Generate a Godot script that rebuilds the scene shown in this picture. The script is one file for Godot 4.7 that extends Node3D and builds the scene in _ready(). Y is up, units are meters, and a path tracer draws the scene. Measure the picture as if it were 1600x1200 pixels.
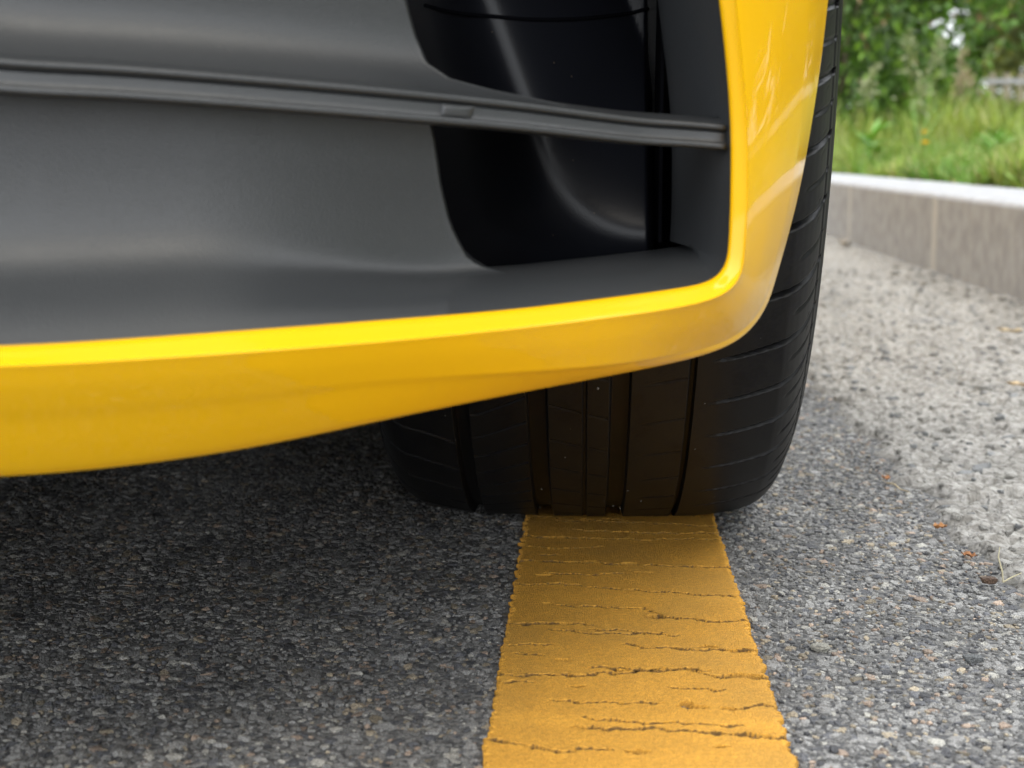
extends Node3D
# A close view of the lower front corner of a yellow car: bumper rim, black air intake and front tyre,
# standing on a cracked yellow road line; rough gutter, kerb and a weedy verge behind.

var rng := RandomNumberGenerator.new()
var used := {}

# Stations along the painted bumper rim: inner edge, front crest, lower crease, outer edge (metres).
const RIM := [
	[Vector3(-1.4525, 0.1637, -0.3989), Vector3(-1.4500, 0.1592, -0.3920), Vector3(-1.4541, 0.1435, -0.4006), Vector3(-1.4609, 0.1216, -0.4153)],
	[Vector3(-0.8425, 0.1637, -0.3989), Vector3(-0.8400, 0.1592, -0.3920), Vector3(-0.8441, 0.1435, -0.4006), Vector3(-0.8509, 0.1216, -0.4153)],
	[Vector3(-0.5025, 0.1637, -0.3989), Vector3(-0.5000, 0.1592, -0.3920), Vector3(-0.5041, 0.1435, -0.4006), Vector3(-0.5109, 0.1216, -0.4153)],
	[Vector3(-0.3025, 0.1637, -0.4047), Vector3(-0.3000, 0.1592, -0.3977), Vector3(-0.3041, 0.1435, -0.4063), Vector3(-0.3109, 0.1216, -0.4210)],
	[Vector3(-0.1716, 0.1637, -0.4365), Vector3(-0.1692, 0.1592, -0.4296), Vector3(-0.1733, 0.1435, -0.4382), Vector3(-0.1801, 0.1216, -0.4529)],
	[Vector3(-0.1375, 0.1646, -0.4492), Vector3(-0.1356, 0.1596, -0.4422), Vector3(-0.1388, 0.1440, -0.4509), Vector3(-0.1441, 0.1228, -0.4658)],
	[Vector3(-0.1022, 0.1658, -0.4643), Vector3(-0.1008, 0.1604, -0.4571), Vector3(-0.1031, 0.1454, -0.4661), Vector3(-0.1069, 0.1262, -0.4814)],
	[Vector3(-0.0651, 0.1670, -0.4823), Vector3(-0.0642, 0.1615, -0.4750), Vector3(-0.0650, 0.1477, -0.4850), Vector3(-0.0649, 0.1325, -0.5016)],
	[Vector3(-0.0255, 0.1684, -0.5039), Vector3(-0.0251, 0.1632, -0.4964), Vector3(-0.0244, 0.1472, -0.5078), Vector3(-0.0231, 0.1376, -0.5265)],
	[Vector3(0.0063, 0.1706, -0.5231), Vector3(0.0074, 0.1652, -0.5160), Vector3(0.0101, 0.1474, -0.5287), Vector3(0.0128, 0.1416, -0.5474)],
	[Vector3(0.0311, 0.1726, -0.5392), Vector3(0.0330, 0.1674, -0.5327), Vector3(0.0385, 0.1485, -0.5600), Vector3(0.0417, 0.1452, -0.5690)],
	[Vector3(0.0433, 0.1748, -0.5475), Vector3(0.0472, 0.1708, -0.5424), Vector3(0.0554, 0.1516, -0.5800), Vector3(0.0580, 0.1498, -0.5870)],
	[Vector3(0.0485, 0.1801, -0.5510), Vector3(0.0533, 0.1770, -0.5466), Vector3(0.0665, 0.1596, -0.5980), Vector3(0.0690, 0.1594, -0.6050)],
	[Vector3(0.0497, 0.1880, -0.5519), Vector3(0.0548, 0.1873, -0.5477), Vector3(0.0708, 0.1732, -0.6020), Vector3(0.0746, 0.1730, -0.6150)],
	[Vector3(0.0500, 0.2061, -0.5522), Vector3(0.0555, 0.2062, -0.5482), Vector3(0.0751, 0.2029, -0.6030), Vector3(0.0830, 0.2017, -0.6250)],
	[Vector3(0.0495, 0.2285, -0.5518), Vector3(0.0547, 0.2284, -0.5476), Vector3(0.0788, 0.2293, -0.6045), Vector3(0.0882, 0.2296, -0.6300)],
	[Vector3(0.0474, 0.2505, -0.5503), Vector3(0.0523, 0.2502, -0.5459), Vector3(0.0804, 0.2539, -0.6050), Vector3(0.0918, 0.2562, -0.6320)],
	[Vector3(0.0443, 0.2721, -0.5482), Vector3(0.0494, 0.2717, -0.5439), Vector3(0.0813, 0.2774, -0.6060), Vector3(0.0939, 0.2799, -0.6320)],
	[Vector3(0.0403, 0.3007, -0.5454), Vector3(0.0457, 0.3000, -0.5413), Vector3(0.0825, 0.3085, -0.6073), Vector3(0.0966, 0.3112, -0.6320)],
	[Vector3(0.0353, 0.3359, -0.5419), Vector3(0.0410, 0.3350, -0.5380), Vector3(0.0841, 0.3469, -0.6090), Vector3(0.1000, 0.3499, -0.6320)],
	[Vector3(0.0317, 0.3611, -0.5395), Vector3(0.0377, 0.3600, -0.5357), Vector3(0.0851, 0.3743, -0.6101), Vector3(0.1024, 0.3775, -0.6320)],
]
# Lower front edge of the intake blade.
const BLADE := [Vector3(-0.7000, 0.2552, -0.4220), Vector3(-0.3000, 0.2492, -0.4277), Vector3(-0.1759, 0.2372, -0.4573), Vector3(-0.1411, 0.2355, -0.4700), Vector3(-0.1050, 0.2331, -0.4852), Vector3(-0.0671, 0.2303, -0.5035), Vector3(-0.0266, 0.2271, -0.5255), Vector3(0.0173, 0.2227, -0.5473), Vector3(0.0356, 0.2216, -0.5534), Vector3(0.0497, 0.2205, -0.5566)]

func _ready() -> void:
	rng.seed = 4711
	make_camera_and_light()
	make_materials()
	make_ground()
	make_gutter()
	make_kerb()
	make_verge()
	make_line()
	make_car()
	make_plants()
	make_litter()


func make_camera_and_light() -> void:
	var cam := Camera3D.new()
	cam.name = "camera"
	var lens := CameraAttributesPhysical.new()
	lens.frustum_focal_length = 48.0
	lens.frustum_focus_distance = 0.74
	lens.frustum_near = 0.02
	lens.frustum_far = 200.0
	lens.exposure_aperture = 12.5
	cam.attributes = lens
	cam.fov = 28.07
	cam.near = 0.02
	cam.far = 200.0
	add_child(cam)
	cam.position = Vector3(0, 0.22, 0)
	cam.rotation = Vector3(deg_to_rad(-8.577), deg_to_rad(2.895), 0)
	cam.current = true
	var env := Environment.new()
	var sky := Sky.new()
	var sm := ProceduralSkyMaterial.new()
	sm.sky_top_color = Color(0.965, 0.98, 1.0)
	sm.sky_horizon_color = Color(0.68, 0.69, 0.70)
	sm.sky_curve = 0.75
	sm.ground_horizon_color = Color(0.55, 0.55, 0.53)
	sm.ground_bottom_color = Color(0.4, 0.4, 0.39)
	sm.sky_energy_multiplier = 1.75
	sky.sky_material = sm
	env.background_mode = Environment.BG_SKY
	env.sky = sky
	env.background_energy_multiplier = 1.0
	env.tonemap_mode = Environment.TONE_MAPPER_LINEAR
	env.tonemap_exposure = 1.5
	env.sdfgi_enabled = true
	env.ssao_enabled = true
	env.ssil_enabled = true
	var we := WorldEnvironment.new()
	we.name = "world_environment"
	we.environment = env
	add_child(we)
	var sun := DirectionalLight3D.new()
	sun.name = "sun"
	sun.light_energy = 0.24
	sun.light_color = Color(1.0, 0.975, 0.93)
	sun.light_angular_distance = 26.0
	sun.shadow_enabled = true
	add_child(sun)
	sun.look_at_from_position(Vector3(0.8, 2.8, 1.5), Vector3.ZERO, Vector3.UP)


# ---------------------------------------------------------------- helpers

func numbered(called: String) -> String:
	var n: int = used.get(called, 0)
	used[called] = n + 1
	return called if n == 0 else "%s_%03d" % [called, n]


func thing(called: String, label: String, category: String, at := Vector3.ZERO, group := "") -> Node3D:
	var o := Node3D.new()
	o.name = numbered(called)
	add_child(o)
	o.position = at
	tag(o, label, category, group)
	return o


func tag(o: Node, label: String, category: String, group := "") -> void:
	o.set_meta("label", label)
	if category:
		o.set_meta("category", category)
	if group:
		o.set_meta("group", group)


func put(called: String, mesh: Mesh, mat: Material, parent: Node = self) -> MeshInstance3D:
	var o := MeshInstance3D.new()
	o.name = numbered(called) if parent == self else called
	o.mesh = mesh
	if mat:
		o.material_override = mat
	parent.add_child(o, true)
	return o


func scatter(called: String, mesh: Mesh, mat: Material, where: Array, tint: Array, parent: Node) -> MultiMeshInstance3D:
	var mm := MultiMesh.new()
	mm.transform_format = MultiMesh.TRANSFORM_3D
	mm.use_colors = true
	mm.mesh = mesh
	mm.instance_count = where.size()
	for i in where.size():
		mm.set_instance_transform(i, where[i])
		mm.set_instance_color(i, tint[i])
	var o := MultiMeshInstance3D.new()
	o.name = numbered(called) if parent == self else called
	o.multimesh = mm
	o.material_override = mat
	o.set_meta("kind", "stuff")
	parent.add_child(o, true)
	return o


class Shape:
	# Collects grids and triangles; points, smooth normals and colours.
	var p := PackedVector3Array()
	var n := PackedVector3Array()
	var c := PackedColorArray()
	var uv := PackedVector2Array()
	var ix := PackedInt32Array()

	func grid(pts: PackedVector3Array, nr: int, nc: int, flip := false, cols := PackedColorArray(), loop := false) -> void:
		var base := p.size()
		var s := -1.0 if flip else 1.0
		p.append_array(pts)
		for i in nr:
			var i0 := maxi(i - 1, 0)
			var i1 := mini(i + 1, nr - 1)
			if loop:
				i0 = (i - 1 + nr - 1) % (nr - 1)
				i1 = (i + 1) % (nr - 1)
			for j in nc:
				var dj := pts[i * nc + mini(j + 1, nc - 1)] - pts[i * nc + maxi(j - 1, 0)]
				var di := pts[i1 * nc + j] - pts[i0 * nc + j]
				n.append((dj.cross(di) * s).normalized())
				uv.append(Vector2(float(j) / maxf(nc - 1, 1), float(i) / maxf(nr - 1, 1)))
		if cols.size():
			c.append_array(cols)
		else:
			for k in pts.size():
				c.append(Color.WHITE)
		for i in nr - 1:
			for j in nc - 1:
				var a := base + i * nc + j
				var b := a + 1
				var d := a + nc
				var e := d + 1
				if flip:
					ix.append_array([a, b, e, a, e, d])
				else:
					ix.append_array([a, e, b, a, d, e])

	func quad(a: Vector3, b: Vector3, cc: Vector3, d: Vector3, col := Color.WHITE) -> void:
		# corners counter-clockwise seen from the front
		var base := p.size()
		var nn := (b - a).cross(d - a).normalized()
		for q in [a, b, cc, d]:
			p.append(q)
			n.append(nn)
			c.append(col)
		uv.append_array([Vector2(0, 0), Vector2(1, 0), Vector2(1, 1), Vector2(0, 1)])
		ix.append_array([base, base + 2, base + 1, base, base + 3, base + 2])

	func tri(a: Vector3, b: Vector3, cc: Vector3, col := Color.WHITE) -> void:
		var base := p.size()
		var nn := (b - a).cross(cc - a).normalized()
		for q in [a, b, cc]:
			p.append(q)
			n.append(nn)
			c.append(col)
			uv.append(Vector2.ZERO)
		ix.append_array([base, base + 2, base + 1])

	func box(lo: Vector3, hi: Vector3) -> void:
		var v := []
		for k in 8:
			v.append(Vector3(hi.x if k & 1 else lo.x, hi.y if k & 2 else lo.y, hi.z if k & 4 else lo.z))
		quad(v[4], v[5], v[7], v[6])
		quad(v[1], v[0], v[2], v[3])
		quad(v[5], v[1], v[3], v[7])
		quad(v[0], v[4], v[6], v[2])
		quad(v[6], v[7], v[3], v[2])
		quad(v[0], v[1], v[5], v[4])

	func tube(path: PackedVector3Array, radii: Array, sides := 6) -> void:
		var pts := PackedVector3Array()
		for i in path.size():
			var t := (path[mini(i + 1, path.size() - 1)] - path[maxi(i - 1, 0)]).normalized()
			var a := t.cross(Vector3(0.31, 0.2, 0.93)).normalized()
			var b := t.cross(a)
			for k in sides + 1:
				var w := TAU * k / sides
				pts.append(path[i] + (a * cos(w) + b * sin(w)) * radii[i])
		grid(pts, path.size(), sides + 1, true)

	func mesh() -> ArrayMesh:
		var arr := []
		arr.resize(Mesh.ARRAY_MAX)
		arr[Mesh.ARRAY_VERTEX] = p
		arr[Mesh.ARRAY_NORMAL] = n
		arr[Mesh.ARRAY_COLOR] = c
		arr[Mesh.ARRAY_TEX_UV] = uv
		arr[Mesh.ARRAY_INDEX] = ix
		var m := ArrayMesh.new()
		m.add_surface_from_arrays(Mesh.PRIMITIVE_TRIANGLES, arr)
		return m


func spline(pts: Array, t: float) -> Vector3:
	# Catmull-Rom through pts, t from 0 to pts.size() - 1
	var i := clampi(int(floor(t)), 0, pts.size() - 2)
	var a: Vector3 = pts[maxi(i - 1, 0)]
	var b: Vector3 = pts[i]
	var c: Vector3 = pts[i + 1]
	var d: Vector3 = pts[mini(i + 2, pts.size() - 1)]
	# centripetal-like damping: limit tangents where spacing is uneven
	var u := t - i
	var l := b.distance_to(c)
	var m0 := (c - a) / maxf(a.distance_to(b) + l, 1e-6) * l
	var m1 := (d - b) / maxf(c.distance_to(d) + l, 1e-6) * l
	var u2 := u * u
	var u3 := u2 * u
	return b * (2 * u3 - 3 * u2 + 1) + m0 * (u3 - 2 * u2 + u) + c * (-2 * u3 + 3 * u2) + m1 * (u3 - u2)


func along(table: Array, v: float) -> float:
	# piecewise linear through [[x, y], ...]
	if v <= table[0][0]:
		return table[0][1]
	for i in range(1, table.size()):
		if v <= table[i][0]:
			return lerpf(table[i - 1][1], table[i][1], (v - table[i - 1][0]) / (table[i][0] - table[i - 1][0]))
	return table[-1][1]


func resampled(table: Array, parts: int) -> Array:
	var pts := []
	for q in table:
		pts.append(Vector3(q[0], q[1], 0))
	var out := []
	for i in (table.size() - 1) * parts + 1:
		var p := spline(pts, float(i) / parts)
		out.append([p.x, p.y])
	return out


func lip_z(x: float) -> float:
	# plan line of the bumper's foremost edge; it is symmetric about the car's middle
	if x < -0.83:
		x = -1.66 - x
	return -0.43 - 0.35 * (x + 0.168) - 0.8 * (x + 0.168) ** 2 if x > -0.387 else -0.392


func noise(freq: float, s: int, octaves := 3, kind := FastNoiseLite.TYPE_SIMPLEX_SMOOTH) -> FastNoiseLite:
	var f := FastNoiseLite.new()
	f.seed = s
	f.frequency = freq
	f.noise_type = kind
	f.fractal_octaves = octaves
	if octaves == 1:
		f.fractal_type = FastNoiseLite.FRACTAL_NONE
	return f


func noise_map(f: FastNoiseLite, size: int, stops := PackedFloat32Array(), cols := PackedColorArray()) -> NoiseTexture2D:
	var t := NoiseTexture2D.new()
	t.width = size
	t.height = size
	t.seamless = true
	t.seamless_blend_skirt = 0.15
	t.noise = f
	if cols.size():
		var g := Gradient.new()
		g.offsets = stops
		g.colors = cols
		t.color_ramp = g
	return t


func lin(r: float, g: float, b: float) -> Color:
	return Color(r, g, b).linear_to_srgb()


func mat(c: Color, rough: float, spec := 0.5) -> StandardMaterial3D:
	var m := StandardMaterial3D.new()
	m.albedo_color = c
	m.roughness = rough
	m.metallic_specular = spec
	return m


func world_map(m: StandardMaterial3D, scale: float) -> void:
	m.uv1_triplanar = true
	m.uv1_world_triplanar = true
	m.uv1_scale = Vector3.ONE * scale


# ---------------------------------------------------------------- materials

var M := {}

func make_materials() -> void:
	var paint := mat(lin(0.86, 0.470, 0.0), 0.45, 0.3)
	paint.clearcoat_enabled = true
	paint.clearcoat = 0.7
	paint.clearcoat_roughness = 0.03
	M.paint = paint
	var grain := noise_map(noise(0.22, 5, 2), 512)
	var plastic := mat(lin(0.031, 0.033, 0.035), 0.38, 0.55)
	plastic.heightmap_enabled = true
	plastic.heightmap_texture = grain
	plastic.heightmap_scale = 0.02
	world_map(plastic, 14.0)
	M.plastic = plastic
	var duct := mat(lin(0.0065, 0.0070, 0.0095), 0.33, 0.38)
	duct.heightmap_enabled = true
	duct.heightmap_texture = grain
	duct.heightmap_scale = 0.008
	world_map(duct, 14.0)
	M.duct = duct
	M.void = mat(lin(0.003, 0.003, 0.004), 0.9, 0.1)
	var rubber := mat(Color.WHITE, 0.5, 0.38)
	rubber.vertex_color_use_as_albedo = true
	rubber.heightmap_enabled = true
	rubber.heightmap_texture = grain
	rubber.heightmap_scale = 0.006
	world_map(rubber, 12.0)
	M.rubber = rubber
	M.alloy = mat(lin(0.2, 0.2, 0.21), 0.35)
	M.alloy.metallic = 0.8
	# asphalt between and beyond the laid stones
	var asphalt := mat(Color.WHITE, 0.85)
	asphalt.albedo_texture = noise_map(noise(0.16, 11, 3, FastNoiseLite.TYPE_CELLULAR), 1024, [0.0, 0.35, 0.6, 0.85, 1.0], [lin(0.03, 0.03, 0.032), lin(0.07, 0.07, 0.071), lin(0.15, 0.148, 0.145), lin(0.23, 0.225, 0.21), lin(0.34, 0.31, 0.28)])
	asphalt.heightmap_enabled = true
	asphalt.heightmap_texture = noise_map(noise(0.16, 11, 3, FastNoiseLite.TYPE_CELLULAR), 1024)
	asphalt.heightmap_scale = 0.12
	world_map(asphalt, 1.7)
	M.asphalt = asphalt
	var stone := mat(Color.WHITE, 0.75, 0.45)
	stone.vertex_color_use_as_albedo = true
	stone.albedo_texture = noise_map(noise(0.09, 17, 5), 1024, [0.0, 0.36, 0.46, 0.56, 0.66, 1.0], [lin(0.22, 0.22, 0.23), lin(0.38, 0.38, 0.385), lin(0.62, 0.62, 0.61), lin(0.88, 0.88, 0.87), lin(1, 1, 1), lin(1, 1, 1)])
	stone.heightmap_enabled = true
	stone.heightmap_texture = noise_map(noise(0.09, 21, 4), 512)
	stone.heightmap_scale = 0.09
	world_map(stone, 14.0)
	M.stone = stone
	var concrete := mat(Color.WHITE, 0.9)
	concrete.vertex_color_use_as_albedo = true
	concrete.albedo_texture = noise_map(noise(0.03, 23, 5), 1024, [0.0, 0.38, 0.5, 0.62, 1.0], [lin(0.30, 0.29, 0.27), lin(0.62, 0.60, 0.57), lin(0.85, 0.84, 0.82), lin(0.97, 0.96, 0.95), lin(1, 1, 1)])
	concrete.heightmap_enabled = true
	concrete.heightmap_texture = noise_map(noise(0.05, 29, 5), 1024)
	concrete.heightmap_scale = 0.5
	world_map(concrete, 3.1)
	M.concrete = concrete
	var kerb := mat(Color.WHITE, 0.85)
	kerb.albedo_texture = noise_map(noise(0.012, 31, 6), 1024, [0.0, 0.35, 0.5, 0.65, 1.0], [lin(0.25, 0.252, 0.26), lin(0.292, 0.296, 0.308), lin(0.315, 0.32, 0.334), lin(0.338, 0.344, 0.36), lin(0.38, 0.387, 0.405)])
	kerb.heightmap_enabled = true
	kerb.heightmap_texture = noise_map(noise(0.15, 37, 3), 512)
	kerb.heightmap_scale = 0.05
	world_map(kerb, 1.6)
	M.kerb = kerb
	M.mortar = mat(lin(0.46, 0.455, 0.445), 0.95)
	# thermoplastic road line: sandy, granular
	var line := mat(Color.WHITE, 0.8)
	line.vertex_color_use_as_albedo = true
	line.albedo_texture = noise_map(noise(0.25, 41, 3), 1024, [0.0, 0.34, 0.46, 0.58, 1.0], [lin(0.30, 0.24, 0.18), lin(0.62, 0.56, 0.50), lin(0.90, 0.88, 0.86), lin(1, 1, 1), lin(1, 1, 1)])
	line.heightmap_enabled = true
	line.heightmap_texture = noise_map(noise(0.2, 43, 3), 1024)
	line.heightmap_scale = 0.12
	world_map(line, 6.0)
	M.line = line
	var soil := mat(Color.WHITE, 0.95)
	soil.albedo_texture = noise_map(noise(0.03, 47, 5), 512, [0.0, 0.5, 1.0], [lin(0.09, 0.11, 0.03), lin(0.16, 0.19, 0.05), lin(0.25, 0.24, 0.10)])
	world_map(soil, 1.0)
	M.soil = soil
	M.paving = mat(lin(0.42, 0.41, 0.40), 0.9)
	var leaf := mat(Color.WHITE, 0.5, 0.4)
	leaf.vertex_color_use_as_albedo = true
	leaf.backlight_enabled = true
	leaf.backlight = Color(0.55, 0.6, 0.25)
	leaf.cull_mode = BaseMaterial3D.CULL_DISABLED
	M.leaf = leaf
	M.bark = mat(lin(0.12, 0.09, 0.065), 0.9)
	M.wood = mat(lin(0.33, 0.29, 0.2), 0.85)
	M.metal = mat(lin(0.4, 0.4, 0.4), 0.5)
	M.dry = mat(Color.WHITE, 0.8)
	M.dry.vertex_color_use_as_albedo = true
	M.dry.backlight_enabled = true
	M.dry.backlight = Color(0.3, 0.25, 0.15)
	M.dry.cull_mode = BaseMaterial3D.CULL_DISABLED


# ---------------------------------------------------------------- ground

func make_ground() -> void:
	var s := Shape.new()
	s.quad(Vector3(-60, -0.0009, 60), Vector3(60, -0.0009, 60), Vector3(60, -0.0009, -90), Vector3(-60, -0.0009, -90))
	var g := put("ground", s.mesh(), M.asphalt)
	g.set_meta("kind", "structure")
	tag(g, "grey asphalt road surface under the car", "")
	var bed := Node3D.new()
	bed.name = "asphalt_aggregate"
	add_child(bed)
	bed.set_meta("kind", "stuff")
	tag(bed, "worn grey and tan stone chippings of the asphalt surface", "")
	var kinds := []
	for k in 5:
		kinds.append(stone_mesh(100 + k))
	var where := [[], [], [], [], []]
	var tint := [[], [], [], [], []]
	var patch := noise(9.0, 61, 2)
	var edge := noise(14.0, 62, 3)
	# fine zone: big chippings, then small ones between them; coarse zone beyond
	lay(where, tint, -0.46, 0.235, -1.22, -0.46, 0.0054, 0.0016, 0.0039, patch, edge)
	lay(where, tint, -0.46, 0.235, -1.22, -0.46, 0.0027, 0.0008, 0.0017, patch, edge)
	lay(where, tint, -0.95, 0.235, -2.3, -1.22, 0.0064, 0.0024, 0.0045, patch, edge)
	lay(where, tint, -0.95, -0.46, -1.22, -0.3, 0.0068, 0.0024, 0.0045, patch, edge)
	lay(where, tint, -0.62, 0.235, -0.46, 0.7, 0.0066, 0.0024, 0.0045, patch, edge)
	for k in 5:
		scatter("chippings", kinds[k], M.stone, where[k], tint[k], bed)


func stone_mesh(s: int) -> ArrayMesh:
	var r := RandomNumberGenerator.new()
	r.seed = s
	var sh := Shape.new()
	var sides := 7
	var rings := [[0.72, 0.95], [0.93, 0.70], [1.0, 0.1], [0.85, -0.8]]
	var pts := []
	var wob := []
	for k in sides:
		wob.append(r.randf_range(0.66, 1.22))
	for q in rings:
		var ring := []
		for k in sides:
			var a: float = TAU * (k + (r.randf() - 0.5) * 0.5) / sides
			var d: float = q[0] * wob[k] * r.randf_range(0.9, 1.1)
			ring.append(Vector3(cos(a) * d, q[1] + r.randf_range(-0.12, 0.12), sin(a) * d))
		pts.append(ring)
	var top := Vector3(r.randf_range(-0.15, 0.15), 1.0, r.randf_range(-0.15, 0.15))
	for k in sides:
		var l: int = (k + 1) % sides
		sh.tri(top, pts[0][l], pts[0][k])
		for q in 3:
			sh.tri(pts[q][k], pts[q][l], pts[q + 1][l])
			sh.tri(pts[q][k], pts[q + 1][l], pts[q + 1][k])
	return sh.mesh()


func stone_tint() -> Color:
	var v := rng.randf()
	var g := rng.randf_range(0.16, 0.45)
	if v < 0.05:
		return Color(g * 1.45, g * 1.12, g * 0.88)
	if v < 0.11:
		return Color(g * 1.35, g * 1.15, g * 0.85)
	if v < 0.19:
		var p := rng.randf_range(0.42, 0.62)
		return Color(p, p * 0.97, p * 0.88)
	if v < 0.34:
		return Color(g * 0.45, g * 0.46, g * 0.5)
	return Color(g, g * 0.99, g * 0.965)


func lay(where: Array, tint: Array, x0: float, x1: float, z0: float, z1: float, step: float, rmin: float, rmax: float, patch: FastNoiseLite, edge: FastNoiseLite) -> void:
	var small := rmax < 0.002
	var z := z0
	while z < z1:
		var x := x0
		while x < x1:
			var px := x + (rng.randf() - 0.5) * step * 0.95
			var pz := z + (rng.randf() - 0.5) * step * 0.95
			x += step
			if px > 0.212 + edge.get_noise_2d(pz, 3.0) * 0.016:
				continue
			var q := patch.get_noise_2d(px * 6.0, pz * 6.0)
			if not small and rng.randf() < 0.16 - q * 0.2:
				continue
			var r := rmin + (rmax - rmin) * pow(rng.randf(), 1.7)
			var top := rng.randf_range(-0.0007, 0.0005) + q * 0.0005
			if small:
				top -= 0.0003
			if px > -0.040 and px < 0.079:
				top = minf(top, -0.0002)
			var h := r * rng.randf_range(0.45, 0.8)
			var b := Basis.from_euler(Vector3(rng.randfn(0.0, 0.16), rng.randf() * TAU, rng.randfn(0.0, 0.16)))
			b = b * Basis.from_scale(Vector3(r * rng.randf_range(0.85, 1.5), h, r * rng.randf_range(0.7, 1.05)))
			var k := rng.randi() % 5
			where[k].append(Transform3D(b, Vector3(px, top - h, pz)))
			tint[k].append(stone_tint() * lerpf(0.70, 1.0, smoothstep(-0.07, -0.01, px + 0.1 * q * 0.3)) * (1.0 + 0.28 * patch.get_noise_2d(px * 1.1 + 7.0, pz * 1.1)))  # darker asphalt left of the line; its tint also carries shade beside the car
		z += step


func make_gutter() -> void:
	# rough concrete strip between the asphalt and the kerb
	var edge := noise(14.0, 62, 3)
	var lump := noise(38.0, 71, 4)
	var wide := noise(7.0, 72, 2)
	var pit := noise(60.0, 73, 2)
	var zs := PackedFloat32Array()
	var z := 0.6
	while z > -9.0:
		zs.append(z)
		if z > -0.55:
			z -= 0.03 if z > 0.3 else 0.006
		elif z > -2.4:
			z -= 0.0032
		elif z > -4.2:
			z -= 0.008
		else:
			z -= 0.03
	var nc := 118
	var pts := PackedVector3Array()
	var cols := PackedColorArray()
	for i in zs.size():
		var e := 0.207 + edge.get_noise_2d(zs[i], 3.0) * 0.018
		for j in nc:
			var u := float(j) / (nc - 1)
			var x := e + (0.602 - e) * u
			var v := lump.get_noise_2d(x, zs[i])
			var w := wide.get_noise_2d(x, zs[i])
			var pk := pit.get_noise_2d(x, zs[i] * 1.3)
			var y := 0.003 + v * 0.0055 + w * 0.003 - maxf(pk - 0.22, 0.0) * 0.012
			y += smoothstep(0.53, 0.602, x) * 0.012
			y = lerpf(-0.004, y, smoothstep(0.0, 0.016, x - e))
			pts.append(Vector3(x, y, zs[i]))
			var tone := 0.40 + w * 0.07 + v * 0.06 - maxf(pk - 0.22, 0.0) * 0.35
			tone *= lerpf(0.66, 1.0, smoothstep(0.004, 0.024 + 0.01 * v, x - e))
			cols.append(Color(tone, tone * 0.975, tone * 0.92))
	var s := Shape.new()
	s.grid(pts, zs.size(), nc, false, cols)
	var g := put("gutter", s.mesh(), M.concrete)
	g.set_meta("kind", "structure")
	tag(g, "rough pale concrete gutter strip along the kerb", "")
	var where := [[], [], []]
	var tint := [[], [], []]
	z = -2.9
	while z < 0.3:
		var x := 0.2
		while x < 0.6:
			var px := x + rng.randf_range(-0.5, 0.5) * 0.011
			var pz := z + rng.randf_range(-0.5, 0.5) * 0.011
			x += 0.011
			if px < 0.215 + edge.get_noise_2d(pz, 3.0) * 0.018 or rng.randf() < 0.5:
				continue
			var r := 0.0014 + 0.0044 * pow(rng.randf(), 2.2)
			var y := 0.003 + lump.get_noise_2d(px, pz) * 0.0055 + wide.get_noise_2d(px, pz) * 0.003 + smoothstep(0.53, 0.602, px) * 0.012
			var b := Basis.from_euler(Vector3(rng.randfn(0, 0.2), rng.randf() * TAU, rng.randfn(0, 0.2))) * Basis.from_scale(Vector3(r * rng.randf_range(0.9, 1.5), r * 0.6, r))
			var k := rng.randi() % 3
			where[k].append(Transform3D(b, Vector3(px, y - r * 0.25, pz)))
			var t := rng.randf_range(0.26, 0.52)
			tint[k].append(Color(t, t * 0.97, t * 0.9) if rng.randf() < 0.75 else Color(t * 0.7, t * 0.72, t * 0.73))
		z += 0.011
	var bed := Node3D.new()
	bed.name = "gutter_gravel"
	add_child(bed)
	bed.set_meta("kind", "stuff")
	tag(bed, "small stones set in the concrete gutter", "")
	for k in 3:
		scatter("pebbles", stone_mesh(140 + k), M.stone, where[k], tint[k], bed)


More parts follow.
